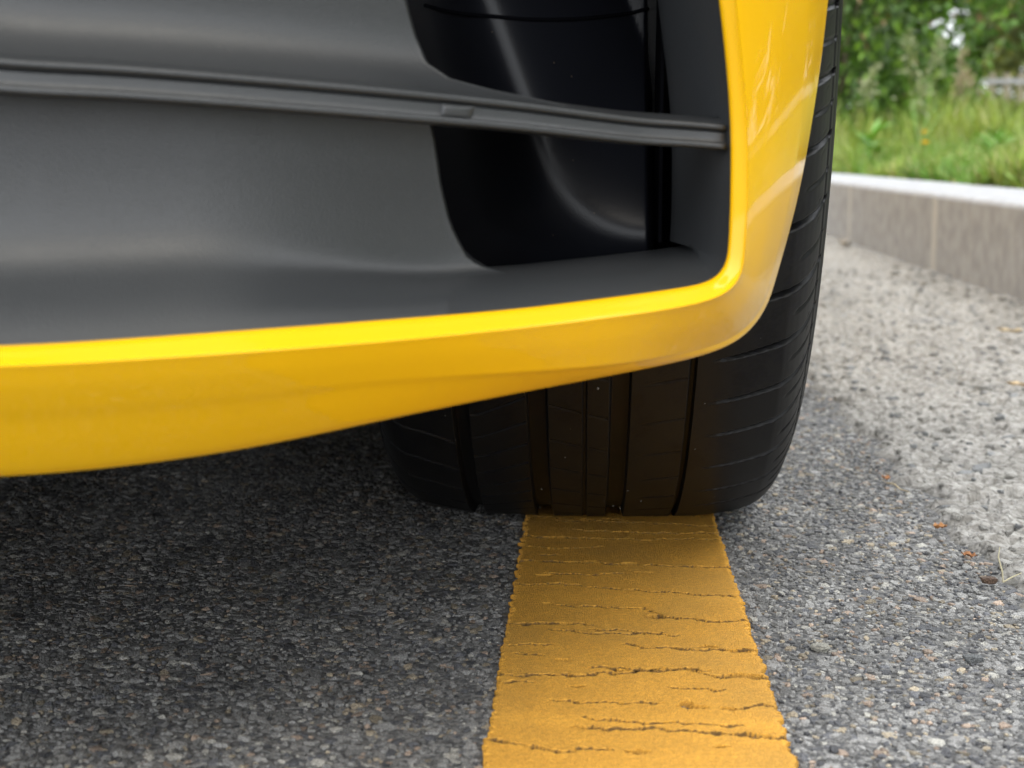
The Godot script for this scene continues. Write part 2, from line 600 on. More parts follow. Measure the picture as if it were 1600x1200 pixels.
func make_kerb() -> void:
	var kerb := Node3D.new()
	kerb.name = "kerb"
	add_child(kerb)
	kerb.set_meta("kind", "structure")
	tag(kerb, "pale concrete kerb between the gutter and the weedy verge", "")
	var profile := [Vector2(0, -0.06), Vector2(0, 0.139), Vector2(0.0035, 0.1465), Vector2(0.011, 0.15), Vector2(0.235, 0.15), Vector2(0.245, 0.145), Vector2(0.25, 0.135), Vector2(0.25, -0.06)]
	for variant in 18:
		var s := Shape.new()
		var n := noise(5.0, 200 + variant, 3)
		var pts := PackedVector3Array()
		var zs := [0.0, 0.004, 0.012, 0.2, 0.45, 0.68, 0.863, 0.871, 0.875]
		for zz in zs:
			var shrink := 0.0
			if zz < 0.002 or zz > 0.874:
				shrink = 0.006
			elif zz < 0.005 or zz > 0.87:
				shrink = 0.0015
			for q in profile:
				pts.append(Vector3(q.x + (shrink if q.x < 0.1 else -shrink) + n.get_noise_2d(zz, q.y * 3) * 0.0015, q.y - shrink * (1.0 if q.y > 0.1 else 0.0), -zz))
		s.grid(pts, zs.size(), profile.size(), false)
		for end in [0, zs.size() - 1]:
			var b: int = end * profile.size()
			for k in range(1, profile.size() - 1):
				if end == 0:
					s.tri(pts[b], pts[b + k + 1], pts[b + k])
				else:
					s.tri(pts[b], pts[b + k], pts[b + k + 1])
		var o := put("kerb_stone", s.mesh(), M.kerb, kerb)
		o.position = Vector3(0.6, 0, 1.695 - variant * 0.885)
	for variant in 9:
		# mortar smeared over a joint
		var sm := Shape.new()
		var n := noise(30.0, 260 + variant, 3)
		var pts := PackedVector3Array()
		for i in 15:
			var y := 0.141 * i / 14.0
			for j in 7:
				var v := j / 3.0 - 1.0
				var w := 0.020 + 0.012 * n.get_noise_2d(y * 3.0, 1.0 if v < 0 else 9.0)
				pts.append(Vector3(-0.0014 * (1.0 - pow(absf(v), 3)) + 0.001, y, -v * w))
		sm.grid(pts, 15, 7, false)
		var o := put("mortar_joint", sm.mesh(), M.mortar, kerb)
		o.position = Vector3(0.6, 0, 1.695 - 0.44 - 0.4425 - variant * 0.885)
	var m := Shape.new()
	m.box(Vector3(0.603, -0.05, -14.2), Vector3(0.84, 0.1395, 1.69))
	put("mortar", m.mesh(), M.mortar, kerb)


func rise(x: float, z: float) -> float:
	var d := maxf(x - 0.85, 0.0)
	return 0.147 + 0.03 * d + 0.018 * maxf(-z - 3.0, 0.0) * smoothstep(0.0, 0.9, d)


func make_verge() -> void:
	var n := noise(1.3, 81, 4)
	var pts := PackedVector3Array()
	var nr := 60
	var nc := 40
	for i in nr:
		var z := 2.5 - 22.0 * i / (nr - 1)
		for j in nc:
			var u := float(j) / (nc - 1)
			var x := 0.851 + 11.0 * u * u
			pts.append(Vector3(x, rise(x, z) + n.get_noise_2d(x, z) * 0.03 * smoothstep(0.12, 0.3, u), z))
	var s := Shape.new()
	s.grid(pts, nr, nc, false)
	var g := put("verge_soil", s.mesh(), M.soil)
	g.set_meta("kind", "structure")
	tag(g, "earth of the grass verge behind the kerb", "")
	var p := Shape.new()
	pts = PackedVector3Array()
	for i in 20:
		var z := 2.5 - 22.0 * i / 19
		for x in [2.9, 4.6]:
			pts.append(Vector3(x - maxf(-z - 5.0, 0.0) * 0.16, rise(x, z) + 0.035, z))
	p.grid(pts, 20, 2, false)
	var path := put("path", p.mesh(), M.paving)
	path.set_meta("kind", "structure")
	tag(path, "pale paved footpath beyond the verge", "")


# ---------------------------------------------------------------- road line

func make_line() -> void:
	var top := noise(22.0, 91, 3)
	var fine := noise(330.0, 92, 2)
	var ragged := noise(70.0, 93, 3)
	var scallop := noise(300.0, 94, 3)
	var zs := PackedFloat32Array()
	var z := -0.40
	while z > -2.6:
		zs.append(z)
		z -= 0.0007 if z < -0.5 and z > -0.955 else (0.004 if z > -1.2 else 0.02)
	var nr := zs.size()
	var nc := 134
	var lift := PackedFloat32Array()
	var dirt := PackedFloat32Array()
	lift.resize(nr * nc)
	dirt.resize(nr * nc)
	# cracks across the line: [start u, end u, z at start, z at end, half width mm, bow]
	var cracks := [
		[0.02, 0.42, -0.5515, -0.5405, 1.5, 0.004], [0.28, 1.0, -0.5630, -0.5560, 1.2, -0.003], [0.32, 0.86, -0.5735, -0.5700, 0.9, 0.002],
		[0.03, 0.14, -0.6130, -0.6140, 0.7, 0.0], [0.2, 0.6, -0.5905, -0.5925, 0.35, 0.001], [0.86, 0.98, -0.5885, -0.5905, 0.8, -0.001],
		[0.0, 0.34, -0.6235, -0.6235, 1.1, 0.002], [0.33, 0.80, -0.6235, -0.6325, 1.1, -0.003], [0.34, 0.72, -0.6340, -0.6315, 0.6, 0.001], [0.72, 1.0, -0.6300, -0.6265, 1.3, 0.004],
		[0.0, 0.20, -0.6605, -0.6635, 0.6, 0.0], [0.46, 1.0, -0.6640, -0.6585, 0.9, 0.002], [0.18, 0.7, -0.6850, -0.6800, 0.5, 0.002],
		[0.02, 0.36, -0.6950, -0.6915, 1.0, -0.001], [0.34, 0.66, -0.6885, -0.6835, 0.5, 0.001], [0.2, 0.58, -0.7225, -0.7205, 0.7, -0.001], [0.56, 0.66, -0.7205, -0.7065, 1.2, 0.0], [0.64, 1.0, -0.7060, -0.7010, 1.0, 0.001],
		[0.0, 0.24, -0.7615, -0.7600, 1.0, 0.001], [0.22, 1.0, -0.7600, -0.7440, 0.6, 0.002], [0.14, 0.5, -0.7810, -0.7810, 0.5, 0.001],
		[0.0, 1.0, -0.8050, -0.7960, 1.0, -0.001], [0.1, 0.2, -0.8180, -0.8190, 0.8, 0.0], [0.0, 0.4, -0.8330, -0.8350, 0.4, 0.001],
		[0.0, 0.4, -0.8600, -0.8550, 1.0, 0.002], [0.3, 0.98, -0.8560, -0.8590, 0.6, 0.003], [0.24, 1.0, -0.8750, -0.8700, 0.9, 0.002],
		[0.15, 1.0, -0.8980, -0.8880, 0.9, -0.002], [0.0, 0.55, -0.9080, -0.9000, 0.5, 0.001], [0.4, 0.95, -0.9170, -0.9130, 0.6, 0.001],
		[0.62, 0.82, -0.6095, -0.6080, 0.5, 0.001], [0.05, 0.16, -0.6480, -0.6490, 0.6, 0.0]]
	var wob := noise(60.0, 95, 4)
	var thick := noise(110.0, 96, 2)
	var number := 0
	for c in cracks:
		number += 1
		for j in nc:
			var u := float(j) / (nc - 1)
			if u < c[0] or u > c[1]:
				continue
			var t: float = (u - c[0]) / (c[1] - c[0])
			var zc: float = lerpf(c[2], c[3], t) + sin(t * PI) * c[5] + wob.get_noise_2d(u * 0.113, number * 3.7) * 0.0042
			var w: float = c[4] * 0.001 * (0.58 + 1.4 * maxf(thick.get_noise_2d(u * 0.113, number * 5.1), -0.25)) * minf(1.0, 0.25 + 6.0 * minf(t, 1.0 - t))
			if c[0] < 0.01 and t < 0.1 or c[1] > 0.99 and t > 0.9:
				w = maxf(w, c[4] * 0.0008)
			var k := int((-0.5 - zc) / 0.0007) + 25
			for i in range(maxi(k - 16, 0), mini(k + 17, nr)):
				var d := absf(zs[i] - zc)
				var at := i * nc + j
				if d < maxf(w, 0.0004):
					lift[at] = minf(lift[at], -0.0050)
				elif d < w + 0.0006:
					lift[at] = minf(lift[at], -0.0012 * (1.0 - (d - w) / 0.0006))
				elif d < w + 0.004 and lift[at] > -0.0001:
					lift[at] = maxf(lift[at], 0.00022 * (1.0 - (d - w - 0.0009) / 0.0031))
				if d < w + 0.0007:
					dirt[at] = maxf(dirt[at], 0.75)
	# chips where the paint has come away: [u, z, half length, half width]
	var chips := [[0.51, -0.8715, 0.0042, 0.0016], [0.32, -0.8990, 0.003, 0.0015], [0.53, -0.803, 0.0055, 0.0022], [0.36, -0.806, 0.0035, 0.0012], [0.14, -0.778, 0.004, 0.0012], [0.62, -0.7075, 0.0055, 0.0028], [0.24, -0.6945, 0.003, 0.0018],
		[0.09, -0.6920, 0.0025, 0.0018], [0.81, -0.664, 0.0045, 0.0016], [0.93, -0.658, 0.004, 0.002], [0.24, -0.6425, 0.0025, 0.0012], [0.35, -0.6235, 0.0025, 0.0014], [0.91, -0.626, 0.006, 0.0025], [0.45, -0.6305, 0.003, 0.0012], [0.68, -0.590, 0.0024, 0.0042], [0.73, -0.588, 0.0035, 0.0016],
		[0.82, -0.5865, 0.0025, 0.0014], [0.89, -0.5585, 0.0045, 0.0022], [0.34, -0.5632, 0.003, 0.0016], [0.78, -0.547, 0.0025, 0.0012], [0.5, -0.5405, 0.004, 0.002], [0.3, -0.610, 0.003, 0.001], [0.6, -0.785, 0.005, 0.0008], [0.16, -0.727, 0.003, 0.0012]]
	for c in chips:
		var cj: int = int(c[0] * (nc - 1))
		var ci := int((-0.5 - c[1]) / 0.0007) + 25
		for i in range(maxi(ci - 10, 0), mini(ci + 11, nr)):
			for j in range(maxi(cj - 12, 0), mini(cj + 13, nc)):
				var dx: float = (j - cj) * 0.00085 / c[2]
				var dz: float = (zs[i] - c[1]) / c[3]
				if dx * dx + dz * dz < 1.0 + ragged.get_noise_2d(j * 0.0032 + c[1] * 9.0, i * 0.0032) * 1.3:
					lift[i * nc + j] = -0.0050
					dirt[i * nc + j] = 0.5
	var pts := PackedVector3Array()
	var cols := PackedColorArray()
	var stain := noise(11.0, 97, 4)
	for i in nr:
		var zz := zs[i]
		var xl := -0.0368 + ragged.get_noise_2d(zz, 1.0) * 0.0018 + scallop.get_noise_2d(zz, 7.0) * 0.0026
		var xr := 0.0755 + ragged.get_noise_2d(zz, 50.0) * 0.0015 + scallop.get_noise_2d(zz, 90.0) * 0.0024
		for j in nc:
			var u := clampf(float(j - 1) / (nc - 3), 0.0, 1.0)
			var at := i * nc + j
			var x := lerpf(xl, xr, u)
			var rim := minf(x - xl, xr - x)
			var y := 0.0019 + top.get_noise_2d(x, zz) * 0.00025 + fine.get_noise_2d(x, zz) * 0.00022 + lift[at]
			y -= 0.0006 * (1.0 - smoothstep(0.0, 0.0014, rim))
			if j == 0 or j == nc - 1:
				y = -0.0035
			pts.append(Vector3(x, y, zz))
			var q := stain.get_noise_2d(x, zz * 0.7)
			var k := 1.0 + 0.08 * top.get_noise_2d(x * 3.0, zz * 3.0) + 0.2 * fine.get_noise_2d(x, zz)
			var col := Color(0.82 * k, 0.42 * k, 0.05 * k)
			col = col.lerp(Color(0.40, 0.26, 0.07), clampf(q * 0.6, 0.0, 0.2))
			col = col.lerp(Color(0.07, 0.05, 0.03), dirt[at])
			if lift[at] < -0.004:
				col = Color(0.045, 0.043, 0.042)
			cols.append(col)
	var s := Shape.new()
	s.grid(pts, nr, nc, false, cols)
	var o := put("road_line", s.mesh(), M.line)
	tag(o, "worn yellow painted road line, cracked across, running under the tyre", "road marking")


# ---------------------------------------------------------------- car

func make_car() -> void:
	var car := thing("sports_car", "yellow sports car with black air intake, its front tyre standing on the yellow line", "car")
	make_rim(car)
	make_intake(car)
	make_wheel(car)
	make_body(car)


func make_rim(car: Node3D) -> void:
	var stations := []
	for r in RIM:
		var I: Vector3 = r[0]
		var R: Vector3 = r[1]
		var C: Vector3 = r[2]
		var O: Vector3 = r[3]
		var at := RIM.find(r)
		var tangent: Vector3 = RIM[mini(at + 1, RIM.size() - 1)][1] - RIM[maxi(at - 1, 0)][1]
		var out := tangent.cross(R - C).normalized()
		if out.z < 0.0:
			out = -out
		var inward := (I - R)
		var a := I + Vector3(0, 0, -0.02) - inward * 0.1
		var i2 := I.lerp(R, 0.45) + out * 0.0012
		var c0 := R.lerp(C, 0.45)
		var width := R.distance_to(C)
		var st := [a, I + Vector3(0, 0, -0.004), I, i2, I.lerp(R, 0.8) + out * 0.0012, R + out * 0.0002, R.lerp(C, 0.10) + out * 0.0003, c0 + out * width * 0.032, C.lerp(R, 0.12) + out * width * 0.012, C, C.lerp(O, 0.15), C.lerp(O, 0.6) + out * 0.0006, O, O.lerp(C, 0.03) + Vector3(-0.0012, 0.0008, -0.003), O.lerp(C, 0.2) + Vector3(-0.004, 0.003, -0.02), O.lerp(I, 0.5) + Vector3(-0.004, 0.002, -0.05)]
		# up the side of the intake the outer face is one plain curve without a crease
		var share := smoothstep(10.5, 14.0, float(at))
		var face := (O - R).cross(Vector3(0, 1, 0)).normalized()
		if face.z < 0.0:
			face = -face
		var mid := R.lerp(O, 0.5) + face * R.distance_to(O) * 0.09
		var where := [0.0, 0.09, 0.32, 0.62, 0.72, 0.80, 0.92, 1.0]
		for k in 8:
			var w: float = where[k]
			var bez := R.lerp(mid, w).lerp(mid.lerp(O, w), w)
			st[5 + k] = st[5 + k].lerp(bez, share)
		stations.append(st)
	var count: int = stations[0].size()
	var nr := (stations.size() - 1) * 10 + 1
	var cross := 4
	var nc := (count - 1) * cross + 1
	var pts := PackedVector3Array()
	var lanes := []
	for k in count:
		var lane := []
		for st in stations:
			lane.append(st[k])
		lanes.append(lane)
	for i in nr:
		var t := float(i) / 10.0
		var sec := []
		for k in count:
			sec.append(spline(lanes[k], t))
		for j in nc:
			pts.append(spline(sec, float(j) / cross))
	var s := Shape.new()
	for pass_number in 14:
		var was := pts.duplicate()
		for i in range(1, nr - 1):
			for j in nc:
				pts[i * nc + j] = was[i * nc + j] * 0.5 + (was[(i - 1) * nc + j] + was[(i + 1) * nc + j]) * 0.25
	s.grid(pts, nr, nc, true)
	put("bumper_rim", s.mesh(), M.paint, car)


func rim_edge(x: float) -> Vector3:
	# the rim's inner edge along the bottom, by x
	for i in range(1, RIM.size()):
		var a: Vector3 = RIM[i - 1][0]
		var b: Vector3 = RIM[i][0]
		if x <= b.x:
			return a.lerp(b, clampf((x - a.x) / (b.x - a.x), 0.0, 1.0))
	return RIM[-1][0]


func blade_at(x: float) -> Vector3:
	for i in range(1, BLADE.size()):
		var a: Vector3 = BLADE[i - 1]
		var b: Vector3 = BLADE[i]
		if x <= b.x or i == BLADE.size() - 1:
			return spline(BLADE, i - 1 + clampf((x - a.x) / (b.x - a.x), 0.0, 1.0))
	return BLADE[-1]


func make_intake(car: Node3D) -> void:
	# lower scoop: floor curving up into a panel that ends at the duct
	var xs := PackedFloat32Array()
	var x := -0.82
	while x < -0.0601:
		xs.append(x)
		x += 0.02 if x < -0.26 else 0.004
	var ends := [[0.15, -0.0415], [0.1757, -0.0415], [0.1769, -0.0310], [0.1786, -0.0360], [0.1804, -0.0405], [0.1830, -0.0440], [0.1880, -0.0467], [0.1954, -0.0501], [0.2087, -0.0530], [0.225, -0.0550], [0.2304, -0.0563]]
	var left := [[0.013, -0.001], [0.019, 0.0048], [0.025, 0.0100], [0.031, 0.0148], [0.0365, 0.0194], [0.041, 0.0244], [0.0445, 0.0310], [0.0465, 0.040], [0.0475, 0.051], [0.0475, 0.063], [0.046, 0.079]]
	var right := [[0.013, -0.001], [0.022, 0.0044], [0.032, 0.0068], [0.042, 0.0085], [0.0500, 0.0100], [0.0535, 0.0135], [0.0548, 0.021], [0.055, 0.034], [0.054, 0.046], [0.053, 0.056], [0.051, 0.064]]
	left = resampled(left, 3)
	right = resampled(right, 3)
	var rows := left.size()
	var nc := xs.size() + 18
	var roll_end := [[0.0004, 0.0001], [0.0008, 0.0004], [0.0011, 0.001], [0.0012, 0.002], [0.0011, 0.005], [0.0, 0.015], [-0.004, 0.04], [-0.01, 0.09]]
	var pts := PackedVector3Array()
	for i in rows:
		for j in nc:
			var px: float
			var k := j - xs.size()
			var w := 0.0
			if k < 0:
				px = xs[j]
				w = 1.0 - smoothstep(-0.13, -0.045, px)
			var y: float
			var d: float
			var base := rim_edge(px if k < 0 else -0.045)
			if k >= 0:
				# final stretch up to the panel's own edge, then a rolled end
				y = base.y + right[i][1]
				var e := along(ends, y)
				var f := minf(k / 9.0, 1.0)
				px = lerpf(-0.0601, e, f)
				w = 1.0 - smoothstep(-0.13, -0.045, px)
				base = rim_edge(px)
			var off: float = lerpf(right[i][1], left[i][1], w)
			d = lerpf(right[i][0], left[i][0], w)
			y = base.y + off
			if i >= 24:
				y = minf(y, blade_at(px).y + 0.004)
			var zz := lip_z(px) - d
			if k > 9:
				var turn := smoothstep(13.0, 19.0, i)
				px += lerpf(0.0003 * (k - 9), roll_end[k - 10][0], turn)
				zz -= lerpf(0.00015 * (k - 9), roll_end[k - 10][1], turn)
			pts.append(Vector3(px, y, zz))
	var s := Shape.new()
	s.grid(pts, rows, nc, false)
	# upper panel: a shelf behind the blade that sweeps up
	var uends := [[0.2355, -0.002], [0.2375, -0.008], [0.2400, -0.020], [0.2425, -0.034], [0.2460, -0.0485], [0.2517, -0.0571], [0.2611, -0.0611], [0.2704, -0.0635], [0.34, -0.076], [0.45, -0.085]]
	var prof := [[0.032, 0.0108], [0.0385, 0.0128], [0.0445, 0.0160], [0.0495, 0.0202], [0.0530, 0.0252], [0.0545, 0.0310], [0.0540, 0.039], [0.0520, 0.052], [0.047, 0.078], [0.039, 0.12], [0.028, 0.17], [0.018, 0.212]]
	prof = resampled(prof, 3)
	rows = prof.size()
	pts = PackedVector3Array()
	var uc := 70
	for i in rows:
		var e := -0.05
		for m in 4:
			e = along(uends, blade_at(e).y + prof[i][1])
		for j in uc + 8:
			var u := minf(float(j) / (uc - 1), 1.0)
			var px := lerpf(-0.82, e, 1.0 - pow(1.0 - u, 2.2))
			var y: float = blade_at(px).y + prof[i][1] - 0.0014
			var zz: float = lip_z(px) - prof[i][0]
			if j >= uc:
				px += roll_end[j - uc][0]
				zz -= roll_end[j - uc][1]
			pts.append(Vector3(px, y, zz))
	s.grid(pts, rows, uc + 8, false)
	put("intake_panel", s.mesh(), M.plastic, car)
	# surround: floor of the duct mouth, its corner and the side wall, following the painted rim
	var path := []
	var x0 := -0.046
	for i in 4:
		path.append(rim_edge(lerpf(x0, -0.005, i / 4.0)))
	for r in RIM:
		if r[0].x > -0.006 and path.size() < 16:
			path.append(r[0])
	var n := (path.size() - 1) * 6 + 1
	var floor_p := [[0.0, 0.0042], [0.0046, 0.0125], [0.0070, 0.0225], [0.0086, 0.0325], [0.0098, 0.043], [0.0105, 0.055], [0.0105, 0.064], [0.008, 0.072], [-0.003, 0.082]]
	var wall_p := [[0.0, 0.0042], [0.0038, 0.011], [0.0075, 0.019], [0.0110, 0.028], [0.0142, 0.036], [0.0170, 0.044], [0.0185, 0.049], [0.0180, 0.0515], [0.0100, 0.054]]
	pts = PackedVector3Array()
	for i in n:
		var t := float(i) / 6.0
		var c := spline(path, t)
		var tan := (spline(path, minf(t + 0.15, path.size() - 1)) - spline(path, maxf(t - 0.15, 0.0)))
		var dir := Vector2(-tan.y, tan.x).normalized()
		var up := smoothstep(0.1, 0.95, absf(dir.x))
		for k in floor_p.size():
			var off: float = lerpf(floor_p[k][0], wall_p[k][0], up)
			var deep: float = lerpf(floor_p[k][1], wall_p[k][1], up)
			pts.append(c + Vector3(dir.x * off, dir.y * off, -deep - 0.001))
	s = Shape.new()
	s.grid(pts, n, floor_p.size(), true)
	put("intake_surround", s.mesh(), M.plastic, car)
	# inside the duct: a rounded guide vane in front of a deep back wall
	pts = PackedVector3Array()
	var vr := 160
	var vc := 80
	for i in vr:
		var y := 0.160 + 0.285 * i / (vr - 1)
		for j in vc:
			var px := -0.085 + 0.1105 * j / (vc - 1)
			pts.append(Vector3(px, y, vane_z(px, y)))
	s = Shape.new()
	s.grid(pts, vr, vc, false)
	put("air_duct", s.mesh(), M.duct, car)
	s = Shape.new()
	s.box(Vector3(0.0268, 0.185, -0.66), Vector3(0.0281, 0.42, -0.6065))
	put("duct_seal", s.mesh(), M.void, car)
	# seam across the upper duct
	s = Shape.new()
	var seam := PackedVector3Array()
	for q in [[-0.066, 0.2775], [-0.056, 0.2745], [-0.043, 0.2722], [-0.025, 0.2712], [-0.004, 0.2730], [0.016, 0.2768], [0.024, 0.279]]:
		seam.append(Vector3(q[0], q[1], vane_z(q[0], q[1]) + 0.0004))
	var smooth_seam := PackedVector3Array()
	for i in 37:
		var sp := spline(Array(seam), i / 6.0)
		smooth_seam.append(Vector3(sp.x, sp.y, vane_z(sp.x, sp.y) + 0.0004))
	var seam_r := []
	for i in 37:
		seam_r.append(0.0008)
	s.tube(smooth_seam, seam_r, 8)
	put("duct_lip", s.mesh(), M.void, car)
	# dust specks caught on the duct
	var where := []
	var tint := []
	for k in 9:
		var sx := rng.randf_range(-0.04, 0.022)
		var sy := rng.randf_range(0.180, 0.285)
		where.append(Transform3D(Basis.from_euler(Vector3(rng.randf() * 6.0, rng.randf() * 6.0, 0)).scaled(Vector3.ONE * rng.randf_range(0.00012, 0.00028)), Vector3(sx, sy, vane_z(sx, sy))))
		tint.append(Color(0.45, 0.33, 0.22) * rng.randf_range(0.4, 1.0))
	scatter("dust", stone_mesh(161), M.stone, where, tint, car)
	# dark box round the duct
	s = Shape.new()
	s.quad(Vector3(-0.1, 0.15, -0.70), Vector3(0.045, 0.15, -0.66), Vector3(0.045, 0.45, -0.66), Vector3(-0.1, 0.45, -0.70))
	s.quad(Vector3(-0.1, 0.45, -0.70), Vector3(0.045, 0.45, -0.66), Vector3(0.045, 0.45, -0.56), Vector3(-0.1, 0.45, -0.50))
	s.quad(Vector3(-0.1, 0.155, -0.56), Vector3(0.045, 0.155, -0.60), Vector3(0.045, 0.155, -0.66), Vector3(-0.1, 0.155, -0.70))
	s.quad(Vector3(0.0445, 0.155, -0.60), Vector3(0.0445, 0.45, -0.57), Vector3(0.0445, 0.45, -0.66), Vector3(0.0445, 0.155, -0.66))
	put("duct_housing", s.mesh(), M.void, car)
	# blade across the intake
	var sect := [[0.0004, -0.016], [0.0, -0.004], [0.0003, -0.0004], [0.0012, 0.0003], [0.0026, 0.0002], [0.0031, -0.0004], [0.0035, -0.0012], [0.0050, -0.0017], [0.0074, -0.0016], [0.0079, -0.0018], [0.0082, -0.0028], [0.0087, -0.0028], [0.0090, -0.0012], [0.0096, -0.0004], [0.0110, -0.0003], [0.0117, -0.0010], [0.0123, -0.0026], [0.0138, -0.009], [0.0153, -0.0165], [0.0135, -0.0178]]
	pts = PackedVector3Array()
	n = 150
	for i in n:
		var t: float = (BLADE.size() - 1.0) * i / (n - 1)
		var c := spline(BLADE, t)
		var tan := spline(BLADE, minf(t + 0.05, BLADE.size() - 1.0)) - spline(BLADE, maxf(t - 0.05, 0.0))
		var fwd := Vector3(-tan.z, 0, tan.x).normalized()
		var taper := smoothstep(0.051, 0.038, c.x)
		var gone := smoothstep(0.0515, 0.047, c.x)
		for q in sect:
			var f: float = q[1]
			if f < -0.004:
				f = -0.004 + (f + 0.004) * lerpf(0.05, 1.0, taper)
			f = lerpf(-0.004, f, gone) if f > -0.004 else f
			pts.append(c + Vector3(0, q[0] * lerpf(0.78, 0.90, smoothstep(0.05, -0.08, c.x)), 0) + fwd * f)
	s = Shape.new()
	s.grid(pts, n, sect.size(), false)
	var blade := put("intake_blade", s.mesh(), M.plastic, car)
	s = Shape.new()
	pts = PackedVector3Array()
	var ct: Vector3 = blade_at(-0.0445)
	for i in 13:
		for j in 9:
			var u := i / 6.0 - 1.0
			var v := j / 4.0 - 1.0
			var hgt := 0.0016 * pow(maxf(1.0 - pow(absf(u), 4), 0.0), 0.5) * pow(maxf(1.0 - pow(absf(v), 4), 0.0), 0.5) - 0.0008
			pts.append(Vector3(-0.0445 + u * 0.0052 + v * 0.0006, blade_at(-0.0445 + u * 0.0052).y + 0.0047 + v * 0.0023, ct.z - 0.0008 - u * 0.0029 + hgt))
	s.grid(pts, 13, 9, true)
	put("clip", s.mesh(), M.plastic, blade)


func vane_z(px: float, y: float) -> float:
	# a rounded crest that runs down the duct and bends along its foot
	var a := px + 0.0109 + 0.375 * (y - 0.199)
	var b := y - 0.1870
	var mix_h := maxf(0.03 - absf(a - b), 0.0)
	var g := minf(a, b) - mix_h * mix_h / 0.12
	var h := sqrt(g * g + 0.00004) - 0.0063
	return -0.6045 - (0.85 * minf(h, 0.055) if g < 0.0 else 0.95 * minf(h, 0.05)) - 0.014 * smoothstep(0.0225, 0.0256, px)


